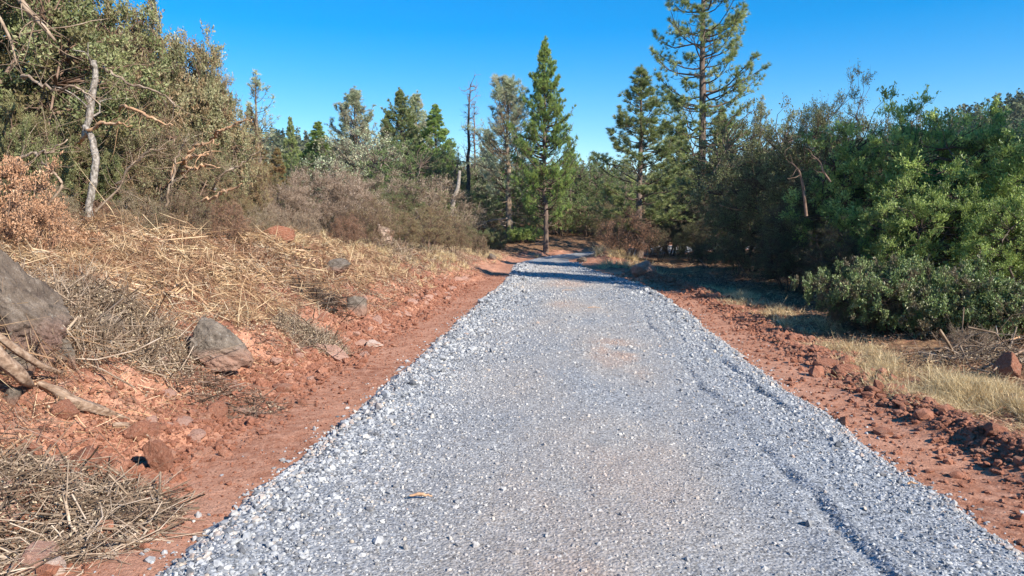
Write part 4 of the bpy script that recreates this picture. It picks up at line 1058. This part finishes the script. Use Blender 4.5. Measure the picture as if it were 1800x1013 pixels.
# ------------------------------------------------------------------ rocks
def rock_mesh(name, seed, sub=3, cuts=14, rough=.06, fr=3.0, lo=.55):
    rng = np.random.default_rng(seed)
    V, Fc = ico(sub)
    N = rdir(cuts, rng); h = rng.uniform(lo, .92, cuts)
    q = V @ N.T
    r = np.min(np.where(q > .05, h[None] / np.maximum(q, .05), 9), 1); r = np.minimum(r, 1.15)
    r = r * (1 + rough * (fbm(V[:, 0] * fr + seed, V[:, 1] * fr + V[:, 2] * fr * 1.3, seed, 5)))
    if sub >= 5:
        r = r * (1 + .05 * fbm(V[:, 0] * 7 + seed, V[:, 1] * 7 + V[:, 2] * 9, seed + 3, 6, .62) + .05 * fbm(V[:, 2] * 8 - seed, V[:, 0] * 6 - V[:, 1] * 7, seed + 8, 6, .62) + .03 * fbm(V[:, 1] * 13, V[:, 2] * 12 + V[:, 0] * 9, seed + 9, 5, .65) - .05 * np.abs(fbm(V[:, 0] * 4 + V[:, 1] * 3, V[:, 2] * 6 + seed, seed + 4, 3)))
    g = Geo(); g.add(V * r[:, None], Fc, .5)
    return g.mesh(name, False)
ROCKS = [rock_mesh('rock', 100 + i, 3, 13 + i % 5, .12, 3, .5) for i in range(10)]

def boulder(px, py, wpx, hpx, mat, label, seed, depth=1.0, sub=5, rough=.10, sink=.35, shape=None, cat='boulder', name='boulder', rot=0, d=None, cuts=15, lo=.5):
    p = hit(px, py)      # base of the rock in the photo
    dd = p[1]
    wm = wpx / F * dd / 2; hm = hpx / F * dd
    me = rock_mesh('rock', seed, 6 if sub == 5 and wpx > 60 else sub, cuts, rough, 2.5, lo)
    if shape is not None:
        V = np.empty(len(me.vertices) * 3, np.float32); me.vertices.foreach_get('co', V); V = V.reshape(-1, 3)
        V = shape(V); me.vertices.foreach_set('co', V.astype(np.float32).ravel()); me.update()
    me.polygons.foreach_set('use_smooth', np.full(len(me.polygons), sub >= 5))
    o = link(name, me, mat, None, (p[0], dd + wm * depth * .7, p[2] + hm * (.5 - sink * .5)))
    o.scale = (wm, wm * depth, hm * (.5 + sink * .5)); o.rotation_euler = (0, 0, rot)
    return tag(o, label, cat)

def pyramid(V):
    V = V.copy(); k = 1 - .30 * (V[:, 2] + .3).clip(0)
    V[:, 0] *= k; V[:, 1] *= k; V[:, 0] -= .28 * (V[:, 2] + .2).clip(0)
    return V
def lean_r(V):
    V = V.copy(); k = 1 - .30 * (V[:, 2] + .2).clip(0); V[:, 0] *= k; V[:, 0] -= .12 * (V[:, 2] + .4).clip(0) - .05
    return V
boulder(362, 650, 122, 82, 'boulder2', 'pointed grey boulder with reddish foot standing on the left bank', 7, .9, shape=pyramid, rough=.12)
boulder(0, 612, 195, 172, 'boulder', 'large dark grey boulder half buried at the left picture edge', 12, .7, rough=.16, sink=.3, shape=lean_r)
boulder(28, 668, 60, 60, 'boulder2', 'lower rounded red brown rock under the large dark boulder', 15, .8, rough=.12)
boulder(180, 600, 76, 60, 'boulder', 'dark rock under the grey dead brush', 16, .8)
boulder(100, 648, 70, 50, 'boulder2', 'squat rock between dark boulder and dead brush', 161, .8)
boulder(14, 712, 40, 36, 'boulder2', 'small reddish stone under the weathered log', 17, .8)
boulder(628, 556, 42, 46, 'boulder2', 'grey leaning rock beside the berm halfway along the left bank', 18, .8)
boulder(586, 482, 60, 30, 'boulder2', 'flat grey slab on the left bank below the bare thicket', 181, .8)
boulder(676, 430, 34, 44, 'pale', 'pale pink standing rock on top of the left bank', 19, .7, name='pale_rock', cat='rock')
boulder(480, 425, 62, 26, 'clod', 'red earth mound on top of the left bank', 20, .8, name='earth_mound', cat='mound')
boulder(270, 835, 60, 62, 'clod', 'largest red angular block at the foot of the left bank', 211, .9, name='red_rock', cat='rock', sub=4, rough=.15)
boulder(232, 780, 60, 36, 'clod', 'flat red block above the angular block, left bank', 212, .9, name='red_rock', cat='rock', sub=4, rough=.15)
boulder(103, 740, 50, 34, 'clod', 'pinkish flat stone just below the weathered log', 213, .9, name='red_rock', cat='rock', sub=4)
boulder(92, 1012, 40, 34, 'pale', 'pale pinkish stone at the bottom below the brush pile', 214, .9, name='pale_rock', cat='rock', sub=4)
boulder(1132, 482, 42, 26, 'clod_pale', 'tan boulder at the right roadside before the bend', 22, .8)
boulder(1022, 462, 20, 12, 'bark_burnt' if False else 'boulder', 'small dark rock at the tip of the road bend', 23, .8)
boulder(1786, 668, 50, 50, 'clod', 'rounded red brown rock at the right edge under dead branches', 24, .9, name='red_rock', cat='rock', sub=4)
boulder(865, 456, 22, 12, 'boulder', 'dark low rock where the left bank meets the road', 25, .8)
boulder(530, 712, 20, 10, 'clod', 'small stone alone on the left dirt strip', 26, .9, name='red_rock', cat='rock', sub=4)
boulder(652, 612, 36, 12, 'pale', 'flat pale tan rock at the edge of the left dirt strip', 27, .9, name='pale_rock', cat='rock', sub=4)

def clods(n, fx, label, group, smin, seed, name='red_clod', mats=('clod',), y0=3.2, y1=19, pw=1.3, sig=.45):
    rng = np.random.default_rng(seed)
    y = y0 + rng.random(n) ** pw * (y1 - y0)
    x = fx(y, rng, n)
    z = G(x, y)
    for i in range(n):
        s = smin * rng.lognormal(0, sig)
        o = bpy.data.objects.new(name, ROCKS[rng.integers(0, len(ROCKS))]); COL.objects.link(o)
        if len(o.data.materials) == 0: o.data.materials.append(M['clod'])
        if mats[0] != 'clod' or len(mats) > 1:
            o.material_slots[0].link = 'OBJECT'; o.material_slots[0].material = M[mats[rng.integers(0, len(mats))]]
        o.location = (x[i], y[i], z[i] + s * .15)
        o.scale = (s * rng.uniform(.8, 1.3), s * rng.uniform(.8, 1.2), s * rng.uniform(.5, .85))
        o.rotation_euler = (rng.uniform(-.5, .5), rng.uniform(-.5, .5), rng.uniform(0, 6.28))
        tag(o, label, 'clod', group)
clods(150, lambda y, r, n: xl(y) - strip_w(y) - r.normal(.14, .2, n), 'reddish stone in the rubble line along the left dirt strip', 'rubble line on the left', .062, 71, mats=('clod', 'clod_pale', 'clod_pale'), pw=1.1)
clods(60, lambda y, r, n: xl(y) - strip_w(y) - r.uniform(.3, 2.2, n), 'reddish stone lying loose on the left bank', 'loose stones on the left bank', .06, 72, mats=('clod', 'clod_pale', 'clod'))
clods(115, lambda y, r, n: xr(y) + .95 + r.normal(0, .13, n), 'red clod in the ridge along the right road edge', 'clod ridge on the right', .046, 73, y0=4.2, y1=17, pw=1.0, sig=.5)

# ------------------------------------------------------------------ stuff on the left bank: straw, chips, litter
def ground_normal(x, y):
    e = .05
    gx = (G(x + e, y) - G(x - e, y)) / (2 * e); gy = (G(x, y + e) - G(x, y - e)) / (2 * e)
    return unit(np.stack([-gx, -gy, np.ones_like(gx)], -1))

def litter(name, label, cat, n, ymin, ymax, lmin, lmax, L, Wd, mat, seed, zlift=.06, side='l', thresh=-.05, bendy=.4, pw=1.4, curl=.35):
    rng = np.random.default_rng(seed)
    y = ymin + rng.random(n) ** pw * (ymax - ymin)
    l = lmin + rng.random(n) * (lmax - lmin) * np.clip(.55 + y / 18, .5, 1.4)
    x = (xl(y) - strip_w(y) - l) if side == 'l' else (xr(y) + .55 + l)
    m = fbm(x * .9, y * .9, seed + 5, 3)
    k = m + rng.normal(0, .12, n) > thresh + .35 * sm(1.2, .1, l) * (side == 'l')
    x, y, m = x[k], y[k], m[k]; n = len(x)
    N = ground_normal(x, y)
    th = fbm(x * 1.4, y * 1.4, seed + 9, 2) * 9 + rng.normal(0, .7, n)
    D = np.stack([np.cos(th), np.sin(th), np.zeros(n)], -1); D = unit(D - N * (D * N).sum(-1, keepdims=True))
    D = unit(D + N * rng.normal(.12, curl * .5, (n, 1)))
    z = G(x, y) + rng.random(n) * zlift * (1 + np.clip(m, 0, .5) * 2)
    P = np.stack([x, y, z], -1)
    ln = L * rng.lognormal(0, .45, n)
    g = Geo()
    blades(g, P - D * ln[:, None] * .4, D, ln, Wd * rng.uniform(.6, 1.5, n) * np.sqrt(np.clip(y / 7, .6, 2)), rng, bendy)
    return tag(link(name, g.mesh(name), mat), label, cat, kind='stuff')

litter('straw', 'golden straw and shredded stems strewn over the left bank', 'straw', 90000, 4.0, 17, .75, 5.0, .17, .0055, 'straw', 201, .08, thresh=-.2, bendy=.8)
litter('straw', 'long pale stems lying loosely on top of the left bank straw', 'straw', 5000, 4.6, 14, .8, 4.5, .38, .007, 'straw', 207, .16, thresh=-.2, bendy=.5, curl=.6)
litter('wood_chips', 'shredded wood chips on the left bank top', 'wood chips', 16000, 5.0, 15, 1.3, 4.5, .11, .014, 'chips', 202, .09, thresh=.0, bendy=.15)
litter('straw', 'reddish brown straw and duff along the far half of the left bank', 'straw', 60000, 8, 34, .25, 6.0, .12, .006, 'duff', 206, .06, thresh=-.25, curl=.9)
litter('twig_litter', 'dark twigs and dead stalks scattered on the left bank', 'twigs', 52000, 3.0, 24, .15, 7, .16, .005, 'twig_brown', 203, .06, thresh=-.1, bendy=.25)
litter('grey_straw', 'grey withered weeds matted on the left bank', 'weeds', 26000, 6, 30, .5, 6, .11, .006, 'grey_leaf', 204, .09, thresh=-.02, curl=1.0)
litter('dry_weeds', 'dry weeds and duff along the right verge', 'weeds', 26000, 4.0, 26, .35, 3.2, .10, .005, 'straw', 205, .04, 'r', -.05, curl=.7)

def grass(name, label, patches, n, L, Wd, mat, seed, up=1.0, lean=(0, 0)):
    """standing dry grass in patches (x, y, rx, ry, weight)"""
    rng = np.random.default_rng(seed)
    ww = np.array([p[4] for p in patches], float); pi = rng.choice(len(patches), n, p=ww / ww.sum())
    pa = np.array([p[:4] for p in patches])[pi]
    rr = np.sqrt(rng.random(n)); a = rng.uniform(0, 6.28, n)
    nt_ = max(20, n // 45); ti = rng.integers(0, nt_, n)
    pa = pa[:nt_][ti]; rr = rr[:nt_][ti]; a = a[:nt_][ti]; a2 = rng.uniform(0, 6.28, n); r2 = np.abs(rng.normal(0, .045, n)) * (1 + 5 * (rng.random(n) < .12))
    x = pa[:, 0] + pa[:, 2] * rr * np.cos(a) + r2 * np.cos(a2); y = pa[:, 1] + pa[:, 3] * rr * np.sin(a) + r2 * np.sin(a2)
    k = fbm(x * 2.2, y * 2.2, seed, 3) + rng.normal(0, .10, n) > .0
    k &= (x < xl(y) - .3) | (x > xr(y) + .55)
    x, y, rr, a2, ti = x[k], y[k], rr[k], a2[k], ti[k]; n = len(x)
    D = rng.normal(0, .38, (n, 3)); tl = rng.normal(0, .45, (nt_, 2))[ti]; D[:, 0] += .45 * np.cos(a2) + tl[:, 0]; D[:, 1] += .45 * np.sin(a2) + tl[:, 1]; D[:, 2] = up; D[:, 0] += lean[0]; D[:, 1] += lean[1]
    P = np.stack([x, y, G(x, y) - .01], -1)
    g = Geo()
    blades(g, P, D, L * rng.lognormal(0, .3, n) * (1.15 - .6 * rr), Wd * rng.uniform(.6, 1.4, n) * np.sqrt(np.clip(y / 7, .6, 2.2)), rng, .7)
    return tag(link(name, g.mesh(name), mat), label, 'grass', kind='stuff')

def pp(px, py, rx, ry, w_=1.0):
    p = hit(px, py); return (p[0], p[1], rx, ry, w_)
litter('twig_litter', 'thin pale twigs scattered over the bare red soil low on the left bank', 'twigs', 5000, 3.2, 9, .1, 2.4, .14, .0045, 'chips', 208, .03, thresh=-.3, bendy=.35, pw=1.0)
grass('dry_grass', 'pale golden dry grass between clod ridge and low shrubs', [pp(1560, 655, .5, .7, 3), pp(1650, 685, .6, .8, 4), pp(1740, 705, .55, .7, 4), pp(1790, 730, .4, .5, 3),
      pp(1480, 615, .4, .7, 1.2), pp(1330, 545, .5, 1.2, 1.6), pp(1280, 520, .5, 1.4, 2), pp(1420, 575, .5, .8, .8)], 60000, .155, .004, 'drygrass', 301, .7, (-.25, -.1))
grass('dry_grass', 'tall pale dry grass at the road bend and on the mound', [(3.4, 28, 1.4, 1.2, 5), pp(1090, 470, 1.2, 1.2, 3), pp(1000, 452, 1.5, 1, 1.5), pp(1120, 478, .8, .8, 1)], 9000, .3, .007, 'drygrass', 302, 1)
grass('dry_grass', 'dry grass standing on the left bank before the thickets', [pp(560, 420, 1.6, 1.5, 3), pp(620, 428, 1.6, 1.5, 3), pp(690, 440, 1.5, 2, 3), pp(750, 440, 1.2, 2, 2), pp(810, 440, 1.0, 2.5, 3),
      pp(850, 448, .7, 2.5, 3), pp(500, 420, 1.2, 1.5, 1.5), pp(700, 480, .8, 1.2, 1), pp(790, 462, .6, 1.5, 2)], 30000, .2, .006, 'drygrass', 303, 1)

def leaf_litter(name, label, n, seed, mat, size, l0, l1, y0, y1, side='l'):
    rng = np.random.default_rng(seed)
    y = y0 + rng.random(n) ** 1.4 * (y1 - y0); l = l0 + rng.random(n) * (l1 - l0)
    x = (xl(y) - strip_w(y) - l) if side == 'l' else xr(y) + .7 + l
    k = fbm(x * 1.7, y * 1.7, seed, 3) + rng.normal(0, .2, n) > -.05
    x, y = x[k], y[k]; n = len(x)
    P = np.stack([x, y, G(x, y) + rng.random(n) * .05], -1); D = rdir(n, rng); D[:, 2] *= .5
    L = size * rng.uniform(.5, 1.4, n) * np.sqrt(np.clip(y / 7, .7, 2.2))
    g = Geo(); leaves(g, P, D, L, L * .55, rng, .3)
    return tag(link(name, g.mesh(name), mat), label, 'leaf litter', kind='stuff')
leaf_litter('leaf_litter', 'dried brown leaves and bits strewn over the left bank', 80000, 501, 'dead_leaf', .032, .25, 5.5, 3.2, 22)
leaf_litter('leaf_litter', 'grey and tan leaf bits strewn over the left bank', 40000, 502, 'grey_leaf', .028, .5, 5.5, 3.5, 26)
leaf_litter('leaf_litter', 'dry leaves under the shrubs on the right verge', 22000, 503, 'dead_leaf', .03, .6, 5.5, 4, 22, 'r')

# dried orange branch heap, grey dead brush, brush pile
def heap(name, label, cat, px, py, rx, ry, h, n_tw, n_lf, ls, wmat, lmat, seed, tl=.5, tr=.005, up=.4, lw=.6, dirx=0.0, d=None):
    rng = np.random.default_rng(seed)
    p = hit(px, py) if d is None else np.array([X(px, d), d, 0]); 
    c = np.array([p[0], p[1], gz(p[0], p[1])])
    e = bpy.data.objects.new(name, None); COL.objects.link(e); e.location = c
    def pts(n):
        rr = np.sqrt(rng.random(n)); a = rng.uniform(0, 6.28, n)
        x = rx * rr * np.cos(a); y = ry * rr * np.sin(a)
        hh = h * (1 - rr ** 2) * (.7 + .8 * fbm(x * 2.5, y * 2.5, seed, 3))
        return np.stack([x, y, G(x + c[0], y + c[1]) - c[2] + np.clip(hh, .01, 9) * rng.random(n) ** .6], -1)
    A = pts(n_tw); D = rdir(n_tw, rng); D[:, 2] = D[:, 2] * up; D[:, 0] += dirx; D = unit(D)
    L = tl * rng.lognormal(0, .45, n_tw)
    P = curve_pts(A - D * L[:, None] * .5, A + D * L[:, None] * .5, 4, .07, rng)
    P[..., 2] = np.maximum(P[..., 2], G(P[..., 0] + c[0], P[..., 1] + c[1]) - c[2] + .004)
    R = tr * .72 * rng.lognormal(0, .6, n_tw)
    g = Geo(); tubes(g, P, R[:, None] * np.array([1, .9, .75, .4])[None], 4, rng.random(n_tw))
    link('twigs', g.mesh('twigs', True), wmat, e)
    if n_lf:
        g = Geo(); Q = pts(n_lf) + rng.normal(0, .03, (n_lf, 3)); ll = ls * rng.uniform(.6, 1.3, n_lf)
        leaves(g, Q, rdir(n_lf, rng), ll, ll * lw, rng, .4)
        link('dead_leaves', g.mesh('dead_leaves'), lmat, e)
    return tag(e, label, cat)
def orange_branch():
    # dried leafy branches hanging over the bank at the far left
    for i, (px, top, d, wx, lb) in enumerate([(25, 262, 7.6, .9, 'dried orange leaved shrub at the left edge, taller one'), (70, 345, 7.3, .8, 'dried orange leaved shrub at the left edge, lower one'), (-20, 300, 6.9, .9, 'dried orange leaved shrub cut by the left edge')]):
        plant('dead_leaf_shrub', 'small', px, d, top, lb, 'shrub', 'shrub', wx=wx * .75, leaf='orange_leaf', wood='twig_brown')
orange_branch()
heap('dead_leaf_pile', 'pile of dried orange leaves behind the large dark boulder', 'leaf pile', 60, 425, .8, .7, .25, 160, 9000, .045, 'twig_brown', 'orange_leaf', 401, .4, .004)
heap('dead_brush', 'grey dead brush tangled between dark boulder and pointed boulder', 'dead brush', 205, 590, .62, .55, .36, 1500, 7000, .022, 'twig_grey', 'grey_leaf', 402, .34, .003, 1.0)
heap('dead_brush', 'grey twiggy dead brush lying over the large dark boulder', 'dead brush', 75, 590, .45, .5, .50, 700, 900, .02, 'twig_grey', 'grey_leaf', 403, .4, .0035, 1.2)
heap('brush_pile', 'big pile of cut grey sticks in the bottom left corner', 'brush pile', 80, 925, .62, .62, .20, 1500, 2500, .02, 'twig_grey', 'grey_leaf', 404, .32, .0034, .35, dirx=.3)
heap('brush_pile', 'smaller fringe of dark twigs beside the cut stick pile', 'brush pile', 235, 915, .28, .12, .05, 240, 200, .015, 'twig_brown', 'grey_leaf', 405, .18, .002, .2)
heap('dead_brush', 'grey green dead brush tuft above the leaning rock', 'dead brush', 545, 600, .45, .4, .16, 700, 6000, .018, 'twig_grey', 'grey_leaf', 406, .25, .003, .8)
heap('dead_brush', 'dark twig bundle poking out left of the leaning rock', 'dead brush', 560, 535, .35, .3, .14, 260, 100, .018, 'twig_dark', 'grey_leaf', 407, .45, .004, .3)
heap('dead_brush', 'dry twigs and stems below the pointed boulder', 'dead brush', 395, 700, .5, .3, .05, 420, 900, .02, 'twig_brown', 'grey_leaf', 408, .28, .003, .2)
heap('dead_brush', 'grey dead tuft below the pale standing rock', 'dead brush', 690, 445, .6, .5, .3, 420, 400, .03, 'twig_grey', 'grey_leaf', 409, .4, .005, .8)
heap('dead_brush', 'bleached dead branches under the low shrubs at right', 'dead brush', 1760, 640, .8, .6, .22, 300, 2200, .025, 'twig_grey', 'grey_leaf', 410, .6, .005, .5)
heap('dead_brush', 'dry twigs at the shaded foot of the right thicket', 'dead brush', 1270, 505, 1.2, 1.0, .25, 300, 900, .03, 'twig_brown', 'grey_leaf', 411, .6, .005, .8)

# weathered logs
def on(px, py, lift): 
    p = hit(px, py).copy(); p[2] += lift; return p
limb('weathered_log', [W(-35, 602, 4.55), W(0, 640, 4.62), W(28, 665, 4.7), on(55, 688, .04)], [.038, .042, .036, .02], 'drift', 'weathered split log end leaning at the left edge', 'log', seed=51, groove=.35, sides=14, sub=10)
limb('weathered_log', [W(-20, 585, 4.6), W(25, 620, 4.75), W(62, 645, 4.9), W(95, 655, 5.05)], [.022, .026, .02, .009], 'drift', 'upper thinner weathered limb above the split log end', 'log', seed=52, groove=.35, sides=14, sub=10)
limb('weathered_log', [on(70, 686, .05), on(105, 705, .06), on(140, 728, .06), (on(185, 736, .05)), on(228, 742, .02)], [.018, .034, .036, .028, .008], 'drift', 'long curved weathered log lying on the red bank', 'log', seed=53, groove=.4, sides=14, sub=10)
limb('weathered_log', [on(198, 755, .03), on(225, 757, .04), on(255, 768, .035), on(284, 788, .015)], [.012, .022, .018, .007], 'drift', 'short curved weathered branch below the long log', 'log', seed=54, groove=.4, sides=12, sub=8)
for i, (a, lb, r) in enumerate([
  ([(285, 475), (330, 515), (378, 552)], 'grey straight stick slanting down the bank left of the pointed boulder top', .014),
  ([(230, 500), (290, 520), (322, 558)], 'pale yellow stick pointing at the pointed boulder', .009),
  ([(480, 530), (510, 570), (545, 612)], 'dark forked stick lying down the bank', .013),
  ([(505, 490), (540, 488), (575, 500)], 'pale stick on the straw below the bare thicket', .010),
  ([(90, 400), (115, 430), (108, 360)], 'pale splintered stick by the trunk foot', .009),
  ([(300, 455), (370, 440), (420, 435)], 'long pale stick across the golden straw', .009),
  ([(100, 690), (130, 740), (165, 775)], 'thin curved root hanging under the long log', .006),
  ([(250, 640), (285, 665), (310, 700)], 'thin dark stick on red soil left of the pointed boulder foot', .006),
  ([(5, 905), (60, 860), (90, 790)], 'thick pale stick leaning on the cut stick pile', .010),
  ([(0, 820), (30, 790), (60, 770)], 'orange stick at the top of the cut stick pile', .008),
  ([(55, 955), (70, 945), (85, 930)], 'short orange wood splinter on the stick pile', .014),
  ([(1300, 520), (1260, 500), (1245, 490)], 'dead twig sticking up from the right verge grass', .008),
  ([(1790, 615), (1760, 625), (1735, 622)], 'bleached branch under the low shrubs at right edge', .014),
  ([(1800, 640), (1770, 655), (1745, 668)], 'second bleached branch above the rounded red rock', .014)]):
    lift = .05 if i < 12 else .16
    limb('stick', [on(p[0], p[1], lift if j != len(a) - 1 else lift * .6) for j, p in enumerate(a)], [r, r * .8, r * .5], 'drift' if i % 3 else 'torn', lb, 'stick', seed=70 + i, groove=.2, sides=7, rough=.003)
for i, (px, py, l, lb) in enumerate([(735, 909, .13, 'brown bark strip lying on the near gravel'), (1045, 550, .22, 'small brown twig on the far gravel, right of centre'), (1000, 518, .28, 'farthest small twig lying across the gravel'), (1625, 880, .06, 'yellow straw bit on the right gravel edge')]):
    yy = CH * 1.0
    t = CH / ((py - 385) / F) ; x = X(px, t); z = float(road_z(np.array([x]), np.array([t]))[0]) + .022
    limb('bark_strip' if i == 0 else 'twig', [(x - l / 2, t, z), (x, t + .01, z + .006), (x + l / 2, t - .005, z)], [.006, .011, .004] if i == 0 else [.006, .007, .003], 'torn', lb, 'twig', seed=90 + i, rough=.002, sides=6)

# ------------------------------------------------------------------ thin air haze
def haze():
    g = Geo()
    a = np.array([[x, y, z] for z in (-6, 75) for y in (-60, 460) for x in (-330, 330)], float)
    g.add(a, np.array([[0, 2, 3, 1], [4, 5, 7, 6], [0, 1, 5, 4], [2, 6, 7, 3], [0, 4, 6, 2], [1, 3, 7, 5]]), .5)
    m = bpy.data.materials.new('haze'); m.use_nodes = True; n = m.node_tree
    n.nodes.remove(n.nodes['Principled BSDF'])
    v = n.nodes.new('ShaderNodeVolumePrincipled'); v.inputs['Density'].default_value = HAZE
    v.inputs['Color'].default_value = (.80, .88, 1, 1)
    n.links.new(v.outputs[0], n.nodes['Material Output'].inputs['Volume'])
    me = g.mesh('haze'); me.materials.append(m)
    o = bpy.data.objects.new('haze', me); COL.objects.link(o); tag(o, 'thin bluish haze in the air over the valley', 'haze', kind='stuff')
HAZE = 0.00016
haze()
